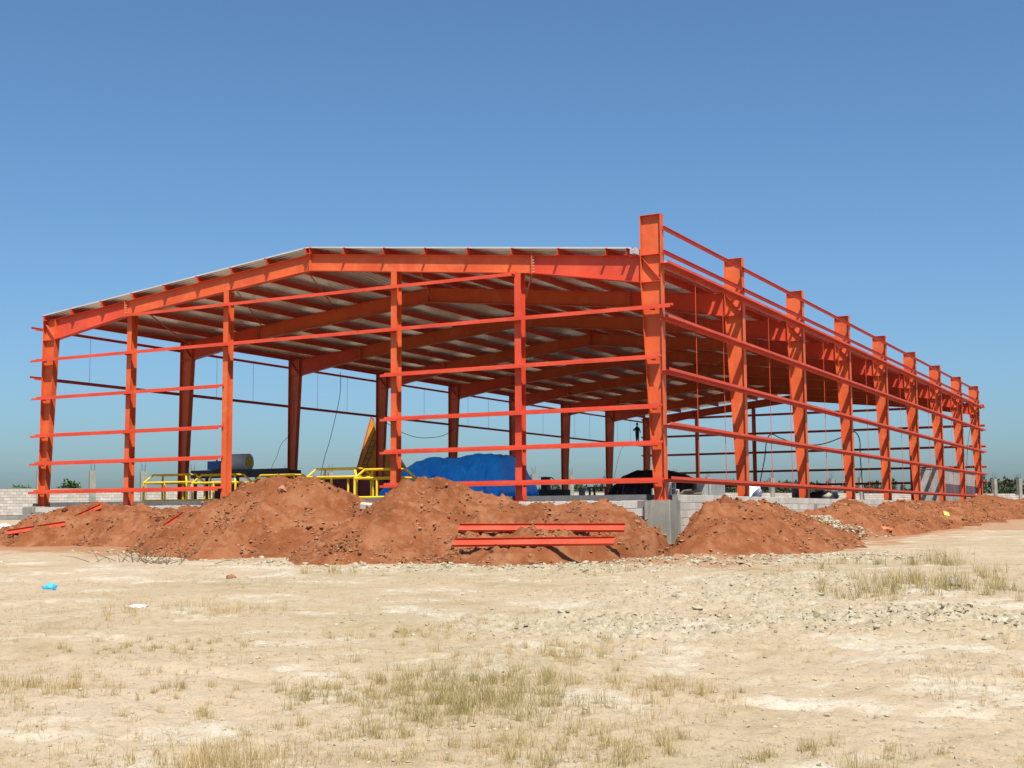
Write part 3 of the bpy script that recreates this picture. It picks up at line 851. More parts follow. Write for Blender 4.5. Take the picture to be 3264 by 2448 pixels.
# ------------------------------------------------------------------ things on the slab
def cage(x0, y0, L, D, H, label, rz=0.0):
    e = empty('pipe_cage', (x0, y0, 0.165), rz); tag(e, label, 'pipe cage', 'yellow pipe cages on the slab')
    r = 0.04; s = 0.24; hs = H - 0.30
    b = MB().tube([(0, 0, r), (L, 0, r)], r).tube([(0, D, r), (L, D, r)], r).tube([(0, 0, r), (0, D, r)], r).tube([(L, 0, r), (L, D, r)], r)
    b.build('base_frame', M['yellow'], e)
    for x, y in ((0, 0), (L, 0), (0, D), (L, D), (L / 2, 0), (L / 2, D)):
        MB().tube([(x, y, r), (x, y, hs)], r).build('post', M['yellow'], e)
    m = MB().tube([(0, 0, hs), (L, 0, hs)], r).tube([(0, D, hs), (L, D, hs)], r).tube([(0, 0, hs), (0, D, hs)], r).tube([(L, 0, hs), (L, D, hs)], r)
    m.build('rail', M['yellow'], e)
    t = MB()
    cs = [(s, s), (L - s, s), (L - s, D - s), (s, D - s)]; bs = [(0, 0), (L, 0), (L, D), (0, D)]
    for i in range(4):
        a, b2 = cs[i], cs[(i + 1) % 4]
        t.tube([(a[0], a[1], H), (b2[0], b2[1], H)], r * 0.95)
        t.tube([(bs[i][0], bs[i][1], hs), (a[0], a[1], H)], r)
    t.build('top_frame', M['yellow'], e)
cage(-22.3, 2.4, 2.15, 1.0, 1.02, 'leftmost yellow pipe cage, block wall showing through it')
cage(-19.95, 2.5, 2.05, 1.0, 0.98, 'yellow pipe cage in front of the blue machine box', 0.02)
cage(-17.3, 2.7, 2.05, 1.0, 0.92, 'yellow pipe cage half hidden behind the flat topped soil heap', -0.02)
cage(-14.45, 2.3, 2.1, 1.05, 1.08, 'yellow pipe cage in front of the maroon box', 0.03)
cage(-11.75, 1.4, 1.85, 0.95, 0.98, 'rightmost yellow pipe cage beside the blue tarpaulin', -0.03)

def crate(name, x0, x1, y0, y1, z1, mat, label, cat):
    e = empty(name, ((x0 + x1) / 2, (y0 + y1) / 2, 0.163)); tag(e, label, cat)
    hx, hy, h = (x1 - x0) / 2, (y1 - y0) / 2, z1 - 0.163
    MB().box(-hx, hx, -hy, hy, 0.08, h).build('body', mat, e)
    m = MB()
    n = max(2, int(2 * hx / 0.55))
    for i in range(n + 1):
        x = -hx + 0.02 + (2 * hx - 0.04) * i / n
        m.box(x - 0.02, x + 0.02, -hy - 0.03, -hy - 0.001, 0.1, h - 0.02)
    m.box(-hx - 0.02, hx + 0.02, -hy - 0.035, -hy - 0.031, h - 0.06, h + 0.01)
    m.build('rib', mat, e)
    for s in (-1, 1):
        MB().box(s * hx * 0.8 - 0.06, s * hx * 0.8 + 0.06, -hy, hy, 0, 0.079).build('skid', M['timber'], e)
crate('steel_crate', -16.3, -13.0, 5.0, 6.4, 0.98, M['maroon'], 'maroon steel box behind the yellow cages', 'box')
crate('machine_base', -20.6, -19.9, 4.4, 5.4, 0.9, M['dark'], 'dark grey machine box behind the leftmost yellow cages', 'machine')
crate('machine_base', -19.7, -18.7, 4.4, 5.6, 0.9, M['navy'], 'navy blue machine box behind the yellow cages', 'machine')
crate('machine_base', -18.4, -17.7, 4.6, 5.6, 0.9, M['navy'], 'small dark navy box beside the second gable post', 'machine')

def conveyor():
    e = empty('conveyor', (-22.3, 7.6, 0.163)); tag(e, 'dark grey conveyor table on legs behind the yellow cages', 'conveyor')
    MB().box(-2.0, 3.2, -0.4, 0.4, 1.08, 1.30).build('bed', M['dark'], e)
    MB().box(-2.0, 3.2, -0.43, -0.402, 1.02, 1.36).build('side_rail', M['dark'], e)
    for x in (-1.8, -0.1, 1.5, 3.0):
        for y in (-0.35, 0.35): MB().box(x - 0.05, x + 0.05, y - 0.05, y + 0.05, 0, 1.08).build('leg', M['dark'], e)
    b = empty('motor_housing', (-22.95, 7.35, 1.53)); tag(b, 'blue box shaped motor housing standing on the conveyor', 'motor')
    MB().box(-0.33, 0.33, -0.3, 0.3, 0.003, 0.36).build('body', M['blue'], b)
    MB().tube([(-0.08, 0, 0.36), (-0.08, 0, 0.42)], 0.04, 8).build('lifting_eye', M['navy'], b)
    r = empty('belt_roll', (-22.0, 7.5, 1.465)); tag(r, 'grey roll with yellow hub lying on the conveyor', 'roll'); r.rotation_euler = (0, 0, math.radians(8))
    n = 28; R = 0.36
    m = MB()
    m.tube([(-0.52, 0, R), (0.48, 0, R)], R, n)
    m.build('roll', M['grey_rubber'], r, True)
    m = MB()
    for i in range(n):
        a0, a1 = 2 * math.pi * i / n, 2 * math.pi * (i + 1) / n
        pts = []
        for rad in (R * 0.70, R):
            for a in ((a0, a1) if rad == R * 0.70 else (a1, a0)): pts.append((0.482, rad * math.cos(a), R + rad * math.sin(a)))
        m.prism(pts, (0.05, 0, 0))
    m.build('rim', M['grey_rubber'], r)
    m = MB()
    m.tube([(0.48, 0, R), (0.525, 0, R)], R * 0.62, 20)
    for i in range(5):
        a = 2 * math.pi * i / 5
        m.tube([(0.53, 0, R), (0.53, 0.2 * math.cos(a), R + 0.2 * math.sin(a))], 0.025, 5)
    m.build('hub', M['yellow'], r)
conveyor()

def drape(name, P, hz, nx, ny, mat, label, cat, folds, thick=0.012):
    """a cloth over a heap: outline rectangle P=(x0,x1,y0,y1), top height function hz(u)"""
    x0, x1, y0, y1 = P
    u = np.linspace(0, 1, nx); v = np.linspace(0, 1, ny)
    U, V = np.meshgrid(u, v, indexing='ij')
    X = x0 + (x1 - x0) * U; Y = y0 + (y1 - y0) * V
    top = np.interp(U, [p[0] for p in hz], [p[1] for p in hz])
    side = np.clip(np.minimum(V / 0.30, (1 - V) / 0.25), 0, 1) ** 0.62
    endf = np.clip(np.minimum(U / 0.10, (1 - U) / 0.08), 0, 1) ** 0.55
    shape = np.minimum(side, endf)
    fold = fbm(X * 1.5 + 0.9 * Y + folds, Y * 0.35 - X * 0.5, 3)
    rid = 1 - 2 * np.abs(fbm(X * 0.95 + Y * 0.8, Y * 0.6 + folds, 2))
    Z = 0.17 + top * shape + (0.12 * fold + 0.16 * rid) * np.clip(shape * 1.2, 0.0, 1) * np.clip(0.25 + 1.2 * (1 - shape), 0.3, 1)
    Y = Y + (0.24 * fbm(X * 2.2 + 0.7 * Z + folds, Z * 0.7, 3) + 0.10 * np.abs(fbm(X * 5 - 2.0 * Z, Z * 1.2, 2))) * (1.1 - side)
    m = MB(); m.v = np.stack([X, Y, Z], -1).reshape(-1, 3).tolist()
    i = np.arange(nx - 1)[:, None] * ny; j = np.arange(ny - 1)[None, :]
    m.f = np.stack([i + j, i + j + ny, i + j + ny + 1, i + j + 1], -1).reshape(-1, 4).tolist()
    o = m.build(name, mat, None, True)
    sd = o.modifiers.new('thick', 'SOLIDIFY'); sd.thickness = thick; sd.offset = 1
    tag(o, label, cat)
drape('tarpaulin', (-12.7, -7.75, 4.05, 7.2), [(0, 0.75), (0.10, 1.0), (0.22, 1.32), (0.38, 1.48), (0.50, 1.42), (0.56, 1.38), (0.66, 1.48), (0.82, 1.54), (0.93, 1.43), (1, 1.0)], 130, 80, M['tarp'], 'bright blue tarpaulin draped over a long pile under the roof', 'tarpaulin', 3.1)
drape('black_sheet', (-10.2, -6.0, 18.4, 21.5), [(0, 0.7), (0.12, 1.05), (0.3, 1.32), (0.55, 1.34), (0.8, 1.08), (1, 0.8)], 70, 50, M['black_sheet'], 'black sheeting over a mound behind the near corner column', 'sheeting', 9.3)

def small_machine():
    e = empty('mixer', (-13.0, 19.0, 0.163)); tag(e, 'small dark engine with a bent pipe right of the blue tarpaulin', 'machine')
    MB().box(-0.7, 0.7, -0.35, 0.35, 0.12, 0.55).build('frame', M['dark'], e)
    MB().box(-0.55, -0.25, -0.2, 0.2, 0.55, 1.15).build('engine', M['black_sheet'], e)
    MB().tube([(-0.25, 0, 1.1), (-0.1, 0, 1.12), (0.05, 0, 1.0), (0.12, 0, 0.75)], 0.025, 6).build('pipe', M['dark'], e)
    for x in (-0.5, 0.5): MB().tube([(x, -0.42, 0.18), (x, -0.36, 0.18)], 0.18, 14).build('wheel', M['dark'], e)
small_machine()

def hollow_block(loc, rot, label):
    m = MB(); L, H, D = 0.45, 0.22, 0.22
    for x0, x1 in ((0, 0.045), (0.205, 0.245), (0.405, L)): m.box(x0, x1, 0, D, 0.04, H - 0.04)
    m.box(0, L, 0, D, 0, 0.0395); m.box(0, L, 0, D, H - 0.0395, H)
    o = m.build('hollow_block', M['block']); o.location = loc; o.rotation_euler = rot
    tag(o, label, 'block', 'loose hollow blocks')
hollow_block((-1.2, 4.0, 0.17), (0, -math.pi / 2, math.radians(62)), 'hollow block standing on end with two holes right of the corner column')
hollow_block((-1.55, 2.9, 0.17), (0, 0, math.radians(35)), 'lower hollow block of the little stack just inside the corner column')
hollow_block((-1.5, 2.95, 0.395), (0, 0, math.radians(28)), 'upper hollow block of the little stack just inside the corner column')
hollow_block((-1.75, 4.9, 0.17), (0, 0, math.radians(70)), 'hollow block lying flat among the planks on the slab edge')
for i, wd in enumerate(('bottom', 'second lowest', 'middle', 'second highest', 'topmost')):
    L = 0.9 + 0.12 * (i % 3)
    o = MB().box(0, L, -0.05, 0.05, 0, 0.035).build('plank', M['timber'])
    o.location = (-1.5 + 0.02 * i, 5.0 + 0.06 * i, 0.17 + 0.037 * i); o.rotation_euler = (0, -0.05 * (i % 3), 0.9 + 0.2 * i)
    tag(o, wd + ' weathered plank in the loose pile on the slab edge right of the corner', 'plank', 'loose planks')
def slabstone(name, loc, sx, sy, sz, mat, label, cat, rot=(0, 0, 0)):
    m = MB(); b = min(sx, sy, sz) * 0.12
    m.prism([(-sx / 2 + b, -sy / 2, 0), (sx / 2 - b, -sy / 2, 0), (sx / 2, -sy / 2 + b, 0), (sx / 2, sy / 2 - b, 0), (sx / 2 - b, sy / 2, 0), (-sx / 2 + b, sy / 2, 0), (-sx / 2, sy / 2 - b, 0), (-sx / 2, -sy / 2 + b, 0)], (0, 0, sz))
    o = m.build(name, mat); o.location = loc; o.rotation_euler = rot; return tag(o, label, cat)
slabstone('cement_block_stack', (-1.1, 7.0, 0.165), 0.5, 1.5, 0.42, M['render_wall'], 'low pale cement block stack between the first two side columns', 'blocks')
slabstone('paving_stone', (-7.45, -4.0, -0.2), 0.45, 0.3, 0.14, M['block'], 'white stone slab lying in the dip between the two big soil heaps', 'stone', (0.2, 0.1, 0.5))

# white bag near second side column
def crumple(name, loc, s, mat, label, cat, seed, sub=2):
    import bmesh
    bm = bmesh.new(); bmesh.ops.create_icosphere(bm, subdivisions=sub + 1, radius=1.0)
    r = random.Random(seed)
    ph = [(r.uniform(1.5, 4), r.uniform(0, 6), Vector((r.uniform(-1, 1), r.uniform(-1, 1), r.uniform(-1, 1))).normalized()) for _ in range(7)]
    for v in bm.verts:
        k = 1 + 0.13 * sum(math.sin(f * 3 * v.co.dot(d) + p) for f, p, d in ph) / 2
        z = v.co.z
        v.co = Vector((v.co.x * s[0] * k, v.co.y * s[1] * k, max(z, -0.35) * s[2] * k + 0.3 * s[2]))
    me = bpy.data.meshes.new(name); bm.to_mesh(me); bm.free(); me.materials.append(mat)
    me.polygons.foreach_set('use_smooth', [True] * len(me.polygons))
    o = link(name, me, None, loc); return tag(o, label, cat)
crumple('cement_bag', (-0.95, 11.0, 0.18), (0.28, 0.75, 0.30), M['bag_white'], 'white sack lying on the slab by the second side column', 'sack', 1, 4)
crumple('dark_bundle', (-3.0, 24.6, 0.18), (0.35, 0.3, 0.6), M['black_sheet'], 'dark bundle standing beside the third side column', 'bundle', 2)
crumple('dark_bundle', (-2.2, 25.4, 0.18), (0.7, 0.5, 0.32), M['black_sheet'], 'low dark bundle just right of the third side column', 'bundle', 3)
crumple('boulder', (-0.9, 21.5, 0.17), (0.22, 0.3, 0.2), M['clod_grey'], 'pale stone on the slab edge between third and fourth side columns', 'stone', 4)
slabstone('concrete_post_stub', (-16.2, 28.9, 0.165), 0.28, 0.28, 0.8, M['render_wall'], 'short white concrete stub on the slab seen through the gable', 'post')
def shelter():
    e = empty('timber_trestle', (-17.4, 33.9, 0.163)); tag(e, 'low timber trestle table far inside the building', 'trestle')
    MB().box(-0.6, 0.6, -0.4, 0.4, 0.88, 0.98).build('top', M['timber'], e)
    for x in (-0.5, 0.5):
        for y in (-0.33, 0.33): MB().box(x - 0.05, x + 0.05, y - 0.05, y + 0.05, 0, 0.88).build('leg', M['timber'], e)
shelter()
# rendered store at the far corner
e = empty('store_room', (-0.95, 51.5, 0.163)); tag(e, 'grey cement rendered box room inside the far end of the side wall', 'room')
MB().box(-0.6, 0.6, -6.5, 7.5, 0, 1.95).build('wall', M['render_wall'], e)
MB().box(-0.63, 0.63, -6.53, 7.53, 1.95, 2.02).build('roof_slab', M['concrete'], e)

# hopper with ladder outside the left wall
def hopper():
    e = empty('hopper', (-26.2, 24.3, -0.87), math.radians(28.4)); e.scale = (0.934,) * 3; tag(e, 'tall orange yellow hopper plant with pointed top beyond the left wall', 'hopper')
    P = [(-1.55, 0.0), (-1.40, 3.3), (-0.62, 6.23), (-0.44, 5.75), (0.0, 4.31), (0.33, 4.28), (1.0, 3.88), (1.37, 3.3), (1.37, 0)]
    MB().prism([(x, 0, z) for x, z in P], (0, 1.8, 0)).build('body', M['hopper'], e)
    MB().prism([(-1.58, -0.02, 0), (-1.43, -0.02, 3.3), (-0.63, -0.02, 6.28), (-0.60, -0.02, 6.2), (-1.34, -0.02, 3.3), (-1.48, -0.02, 0)], (0, 1.84, 0)).build('shaded_edge', M['primer_shaded'], e)  # hopper's side face in shadow, the shade put into this strip's dark colour
    m = MB(); a = [Vector((-1.42, -0.10, 2.6)), Vector((-0.38, -0.10, 5.4))]; b = [Vector((-1.12, -0.10, 2.6)), Vector((-0.12, -0.10, 5.4))]
    m.tube(a, 0.022, 5).tube(b, 0.022, 5)
    for i in range(8):
        t = 0.05 + i * 0.125; m.tube([a[0].lerp(a[1], t), b[0].lerp(b[1], t)], 0.018, 5)
    for i in range(4):
        t = 0.1 + i * 0.26; p = a[0].lerp(a[1], t); m.tube([p, p + Vector((0, 0.101, 0))], 0.015, 4)
    m.build('ladder', M['dark'], e)
hopper()

# cables
def cable(pts, label, r=0.014, mat='cable'):
    # Catmull-Rom through the points
    P = [Vector(p) for p in pts]; out = []
    for i in range(len(P) - 1):
        p0 = P[max(i - 1, 0)]; p1 = P[i]; p2 = P[i + 1]; p3 = P[min(i + 2, len(P) - 1)]
        for k in range(6):
            t = k / 6
            out.append(0.5 * ((2 * p1) + (p2 - p0) * t + (2 * p0 - 5 * p1 + 4 * p2 - p3) * t * t + (3 * p1 - p0 - 3 * p2 + p3) * t ** 3))
    out.append(P[-1])
    tag(MB().tube(out, r, 5).build('cable', M[mat], None, True), label, 'cable')
cable([(-25.61, 19.63, 7.0), (-25.67, 19.74, 6.01), (-25.89, 19.74, 4.98), (-26.29, 19.7, 3.47), (-26.61, 19.64, 2.44), (-26.9, 19.5, 0.6), (-27.0, 19.5, -0.9)], 'black cable hanging from the left eave between second and third left columns', 0.016)
cable([(-25.2, 15.1, 6.3), (-24.4, 14.2, 3.8), (-24.08, 12.96, 2.92), (-24.3, 12.9, 2.32), (-24.58, 12.83, 1.67), (-24.8, 12.8, 0.17)], 'thin rope slanting down left of the second left column', 0.010)
cable([(-25.0, 22.5, 4.75), (-24.38, 21.74, 4.56), (-23.65, 22.2, 4.0), (-23.07, 22.55, 3.72), (-22.48, 22.88, 3.62), (-21.65, 23.32, 3.73), (-21.1, 23.56, 4.1), (-24.9, 30.0, 5.0)], 'black cable sagging between the third and fourth left columns', 0.016)
cable([(-8.3, 35.4, 0.17), (-8.25, 35.4, 1.28), (-7.98, 35.4, 2.54), (-7.81, 35.37, 3.58), (-7.56, 35.46, 3.94), (-7.17, 35.7, 3.74), (-6.49, 36.09, 3.45), (-5.75, 36.51, 3.32), (-5.0, 36.91, 3.4), (-4.18, 37.31, 3.72), (-3.7, 37.54, 3.98), (-3.41, 37.69, 4.01), (-3.24, 37.84, 3.55), (-3.26, 37.93, 2.64), (-3.23, 38.14, 0.95), (-3.2, 38.3, 0.17)], 'dark hose arching across the middle of the right bays', 0.030)
cable([(-0.35, 59.4, 6.3), (-0.5, 57.6, 4.2), (-0.5, 56.5, 2.2), (-0.5, 55.9, 1.4)], 'dark cable hanging beside the last side column', 0.02)
cable([(-25.3, 59.2, 4.95), (-21.5, 47.0, 4.2), (-21.9, 46.4, 2.38), (-22.2, 46.0, 0.2)], 'thin rope slanting down from the standing worker', 0.012)

# ------------------------------------------------------------------ people
def person(name, J, E, R, head, label, mats, hair_loc):
    me = bpy.data.meshes.new(name); me.from_pydata(J, E, []); me.update()
    o = link(name, me)
    sk = o.modifiers.new('skin', 'SKIN'); sk.use_smooth_shade = True
    for i, r in enumerate(R): me.skin_vertices[0].data[i].radius = r
    me.skin_vertices[0].data[0].use_root = True
    o.modifiers.new('sub', 'SUBSURF').levels = 1
    o.modifiers['sub'].render_levels = 1
    me.materials.append(mats)
    tag(o, label, 'person')
    h = MB(); n = 10
    for (dz, r) in ((-0.12, 0.03), (-0.10, 0.062), (-0.05, 0.085), (0.0, 0.092), (0.05, 0.09), (0.09, 0.07), (0.12, 0.025)):
        for k in range(n):
            a = 2 * math.pi * k / n; h.v.append((r * 0.85 * math.cos(a), r * 1.05 * math.sin(a), dz))
    for i in range(6):
        for k in range(n): h.f.append((i * n + k, i * n + (k + 1) % n, (i + 1) * n + (k + 1) % n, (i + 1) * n + k))
    h.f.append(tuple(range(n))); h.f.append(tuple(range(6 * n, 7 * n)))
    hd = h.build('head', M['skin'], o, True); hd.location = head
    h2 = MB(); h2.v = [(x * 1.07, y * 1.07 + 0.008, z + 0.012) for x, y, z in h.v[3 * n:]]
    for i in range(3):
        for k in range(n): h2.f.append((i * n + k, i * n + (k + 1) % n, (i + 1) * n + (k + 1) % n, (i + 1) * n + k))
    h2.f.append(tuple(range(3 * n, 4 * n)))
    hr = h2.build('hair', M['hair'], o, True); hr.location = head
    return o
J = [(0, 0, 0.95), (0, 0, 1.15), (0, 0, 1.38), (0, 0.01, 1.48), (0, 0.01, 1.56),
     (0.09, 0, 0.88), (0.10, 0.02, 0.48), (0.10, 0, 0.08), (0.10, -0.13, 0.03),
     (-0.09, 0, 0.88), (-0.10, -0.03, 0.48), (-0.10, 0.0, 0.08), (-0.10, -0.13, 0.03),
     (0.19, 0, 1.36), (0.25, -0.05, 1.10), (0.15, -0.20, 0.98), (0.11, -0.27, 1.0),
     (-0.19, 0, 1.36), (-0.27, 0.1, 1.12), (-0.20, 0.22, 1.25), (-0.18, 0.30, 1.32)]
E_ = [(0, 1), (1, 2), (2, 3), (3, 4), (0, 5), (5, 6), (6, 7), (7, 8), (0, 9), (9, 10), (10, 11), (11, 12), (2, 13), (13, 14), (14, 15), (15, 16), (2, 17), (17, 18), (18, 19), (19, 20)]
R_ = [(0.15, 0.11), (0.14, 0.10), (0.16, 0.11), (0.07, 0.07), (0.055, 0.055), (0.09, 0.09), (0.065, 0.065), (0.045, 0.045), (0.04, 0.03),
      (0.09, 0.09), (0.065, 0.065), (0.045, 0.045), (0.04, 0.03), (0.06, 0.06), (0.045, 0.045), (0.035, 0.035), (0.03, 0.02), (0.06, 0.06), (0.045, 0.045), (0.035, 0.035), (0.03, 0.02)]
p = person('person', J, E_, R_, (0, 0.0, 1.66), 'person in dark clothes standing high on the wall girt by the last left column', M['cloth_dark'], None)
p.location = (-25.45, 58.9, 4.882); p.rotation_euler = (0, 0, math.radians(60))
J2 = [(0, 0, 0.45), (0, 0.0, 0.65), (0, -0.04, 0.88), (0, -0.06, 0.98), (0, -0.07, 1.05),
      (0.09, -0.02, 0.45), (0.13, -0.42, 0.47), (0.12, -0.42, 0.08), (0.12, -0.55, 0.03),
      (-0.09, -0.02, 0.45), (-0.13, -0.42, 0.47), (-0.12, -0.40, 0.08), (-0.12, -0.53, 0.03),
      (0.19, -0.03, 0.86), (0.24, -0.12, 0.62), (0.14, -0.34, 0.55), (0.11, -0.40, 0.54),
      (-0.19, -0.03, 0.86), (-0.24, -0.12, 0.62), (-0.14, -0.34, 0.55), (-0.11, -0.40, 0.54)]
p = person('person', J2, E_, R_, (0, -0.10, 1.15), 'person in brown clothes sitting low by the seventh left column', M['cloth_brown'], None)
p.location = (-20.8, 43.5, 0.165); p.rotation_euler = (0, 0, math.radians(-40))
slabstone('seat_block', (-20.75, 43.55, 0.165), 0.45, 0.4, 0.34, M['block'], 'cement block the sitting person sits on', 'block')

# ------------------------------------------------------------------ rubbish on the ground
def gz(x, y): return float(ground_z(np.array([x]), np.array([y]))[0])
crumple('plastic_bag', (-5.0, -17.6, gz(-5, -17.6)), (0.13, 0.10, 0.09), M['bag_blue'], 'crumpled bright blue plastic bag on the dry ground at left', 'plastic bag', 11)
crumple('plastic_scrap', (-0.3, -20.2, gz(-0.3, -20.2)), (0.18, 0.09, 0.035), M['bag_white'], 'flattened white plastic scrap lying in the straw', 'plastic scrap', 12)
crumple('plastic_scrap', (-12.9, -12.3, gz(-12.9, -12.3)), (0.3, 0.15, 0.04), M['bag_white'], 'white plastic scrap near the left edge of the field', 'plastic scrap', 13)
crumple('white_sack', (-38.0, 9.2, gz(-38.0, 9.2)), (0.42, 0.3, 0.2), M['bag_white'], 'white sack at the far left end of the soil bank', 'sack', 14)
crumple('orange_rag', (-14.0, -5.6, gz(-14.0, -5.6) + 0.06), (0.34, 0.2, 0.12), M['rag_orange'], 'bright orange rag at the toe of the left soil bank', 'rag', 15)
crumple('orange_rag', (-27.5, -1.0, gz(-27.5, -1.0) + 0.3), (0.22, 0.18, 0.12), M['rag_orange'], 'small orange rag by the left corner pedestal', 'rag', 16)
crumple('coral_rag', (3.0, 14.2, hE(3.0, 14.2) + 0.0), (0.3, 0.35, 0.12), M['rag_coral'], 'coral coloured rag on the second side heap', 'rag', 17)
slabstone('yellow_block', (3.0, 27.2, hF(3.0, 27.2)), 0.25, 0.6, 0.2, M['brick_yellow'], 'yellowish block on the third side heap', 'block', (0.3, 0.3, 0.3))
crumple('red_rock', (-4.2, -13.6, gz(-4.2, -13.6)), (0.11, 0.08, 0.06), M['clod_soil'], 'single small red rock on the sandy strip before the heaps', 'rock', 18)
crumple('white_rock', (7.9, -20.6, gz(7.9, -20.6)), (0.055, 0.05, 0.05), M['clod_grey'], 'small pale stone beside the churned clods', 'rock', 19)
crumple('white_rock', (9.8, -12.0, gz(9.8, -12.0)), (0.12, 0.1, 0.09), M['clod_grey'], 'pale stone among the grass tufts at right', 'rock', 20)
def twigs():
    m = MB(); r = random.Random(4)
    for i in range(46):
        x = -9.6 + r.gauss(0, 0.75); y = -10.4 + r.gauss(0, 0.35); z = gz(x, y)
        a = r.uniform(0, 6.28); L = r.uniform(0.3, 0.9); el = r.uniform(0.1, 1.0)
        d = Vector((math.cos(a) * math.cos(el), math.sin(a) * math.cos(el), math.sin(el)))
        p1 = Vector((x, y, z)); p2 = p1 + d * L * 0.6 + Vector((0, 0, 0.03)); p3 = p2 + (d + Vector((r.gauss(0, .3), r.gauss(0, .3), 0))) * L * 0.4
        m.tube([p1, p2, p3], [0.009, 0.006, 0.002], 4)
    tag(m.build('dry_brush', M['twig']), 'tangle of dry grey twigs in front of the left soil bank', 'brushwood', kind='stuff')
twigs()

# ------------------------------------------------------------------ grass
def grass():
    spots = []   # x, y, spread, tufts, height, green
    for (x, y, s, k, h, g) in ((8.9, -26.6, 0.40, 44, 0.21, 0.8), (8.1, -25.7, 0.5, 26, 0.15, 0.6), (8.5, -25.5, 0.45, 26, 0.17, 0.7), (9.1, -26.3, 0.35, 24, 0.17, 0.7), (7.3, -26.0, 0.45, 24, 0.13, 0.65), (8.0, -26.0, 0.35, 12, 0.12, 0.5),
                               (8.2, -23.7, 0.40, 22, 0.17, 0.3), (8.3, -22.9, 0.35, 10, 0.14, 0.2), (10.0, -25.4, 0.30, 14, 0.16, 0.2), (9.7, -25.0, 0.35, 10, 0.15, 0.2), (8.8, -27.7, 0.22, 10, 0.12, 0.5), (8.6, -28.8, 0.25, 20, 0.22, 0.3),
                               (10.1, -27.9, 0.45, 24, 0.14, 0.6), (10.2, -27.4, 0.35, 14, 0.14, 0.4), (3.8, -24.4, 0.55, 26, 0.10, 0.6), (1.0, -21.0, 0.7, 30, 0.20, 0.2), (12.2, -27.3, 0.3, 9, 0.14, 0.5), (11.3, -27.5, 0.4, 9, 0.12, 0.5),
                               (8.1, -5.1, 0.55, 26, 0.42, 0.7), (9.3, -11.5, 0.6, 34, 0.34, 0.65), (9.1, -13.9, 0.5, 26, 0.30, 0.7), (8.9, -15.0, 0.35, 14, 0.24, 0.6), (10.3, -12.9, 0.45, 24, 0.34, 0.6), (11.0, -13.3, 0.5, 24, 0.24, 0.8), (9.1, -12.7, 0.5, 20, 0.26, 0.6), (7.4, -9.5, 0.8, 18, 0.22, 0.6), (6.4, -6.2, 0.9, 22, 0.24, 0.8), (10.4, -9.0, 0.9, 20, 0.25, 0.5), (2.6, -10.0, 0.5, 16, 0.24, 0.7), (-2.5, -11.5, 0.7, 22, 0.22, 0.5),
                               (4.9, -27.1, 0.25, 14, 0.16, 0.25), (5.3, -26.9, 0.25, 16, 0.17, 0.2), (7.1, -27.4, 0.22, 10, 0.13, 0.3), (6.3, -26.7, 0.3, 10, 0.11, 0.3), (8.2, -27.6, 0.2, 8, 0.12, 0.3), (5.9, -22.3, 0.5, 16, 0.14, 0.2), (5.3, -22.0, 0.4, 10, 0.12, 0.2), (5.6, -20.7, 0.5, 10, 0.12, 0.2)):
        spots.append((x, y, s, k, h, g))
    P = []
    for x, y, s, k, h, g in spots:
        for _ in range(int(k * (1.45 if g >= 0.5 and y < -24 else 0.5 if y > -16 else 1.2))): P.append((RNG.normal(x, s), RNG.normal(y, s), h * RNG.uniform(0.4, 0.95), g * (1.1 if g >= 0.5 else 0.5) + RNG.normal(0, 0.2), int(RNG.integers(30, 75))))
    nclump = len(P)
    # wild scatter, denser to the left
    n = 5600; va = math.atan2(_w.y, _w.x)
    a = (RNG.random(n) - 0.5) * 0.95; d = 7.5 + 20 * RNG.random(n) ** 1.35
    x = CAM.x + d * np.cos(va + a); y = CAM.y + d * np.sin(va + a)
    keep = (fbm(x * 0.55, y * 0.55, 3) + 0.9 * a + 0.02 > 0.12 * RNG.random(n))
    for i in np.nonzero(keep)[0]:
        P.append((x[i], y[i], 0.02 + 0.075 * RNG.random() ** 2, RNG.uniform(0, 0.45), int(RNG.integers(8, 22))))
    P = np.array(P, float)
    nearc = (np.arange(len(P)) < nclump) & (P[:, 1] < -20)
    P[nearc, 0] -= 0.26; P[nearc, 1] += 0.5; P[nearc, 2] *= 0.85
    Z = ground_z(P[:, 0], P[:, 1])
    V = []; F = []; G = []
    for (x, y, h, g, nb), z in zip(P, Z):
        for _ in range(int(nb)):
            a = RNG.uniform(0, 6.283); r = abs(RNG.normal(0, 0.5 * h)) + 0.006
            bx, by = x + math.cos(a) * r, y + math.sin(a) * r
            hh = h * (0.25 + 1.2 * RNG.random() ** 1.6); ln = RNG.uniform(0.05, 0.8) * hh; b = RNG.uniform(0, 6.283)
            ex, ey = math.cos(b) * ln, math.sin(b) * ln
            w = RNG.uniform(0.0008, 0.0017) * (1.0 + 1.3 * (h > 0.18)); c = RNG.uniform(0, 6.283); wx, wy = math.cos(c) * w, math.sin(c) * w
            k = len(V)
            V += [(bx - wx, by - wy, z - 0.01), (bx + wx, by + wy, z - 0.01), (bx + ex * 0.4 + wx * 0.8, by + ey * 0.4 + wy * 0.8, z + hh * 0.6), (bx + ex * 0.4 - wx * 0.8, by + ey * 0.4 - wy * 0.8, z + hh * 0.6), (bx + ex, by + ey, z + hh)]
            F += [(k, k + 1, k + 2, k + 3), (k + 3, k + 2, k + 4)]
            G += [min(1, max(0, g + RNG.normal(0, 0.25)))] * 5
    me = bpy.data.meshes.new('dry_grass'); me.from_pydata(V, [], F); me.update()
    at = me.attributes.new('green', 'FLOAT', 'POINT'); at.data.foreach_set('value', np.array(G, np.float32))
    me.materials.append(M['grass'])
    tag(link('dry_grass', me), 'straw coloured and olive grass tufts over the sandy field', 'grass', kind='stuff')
grass()

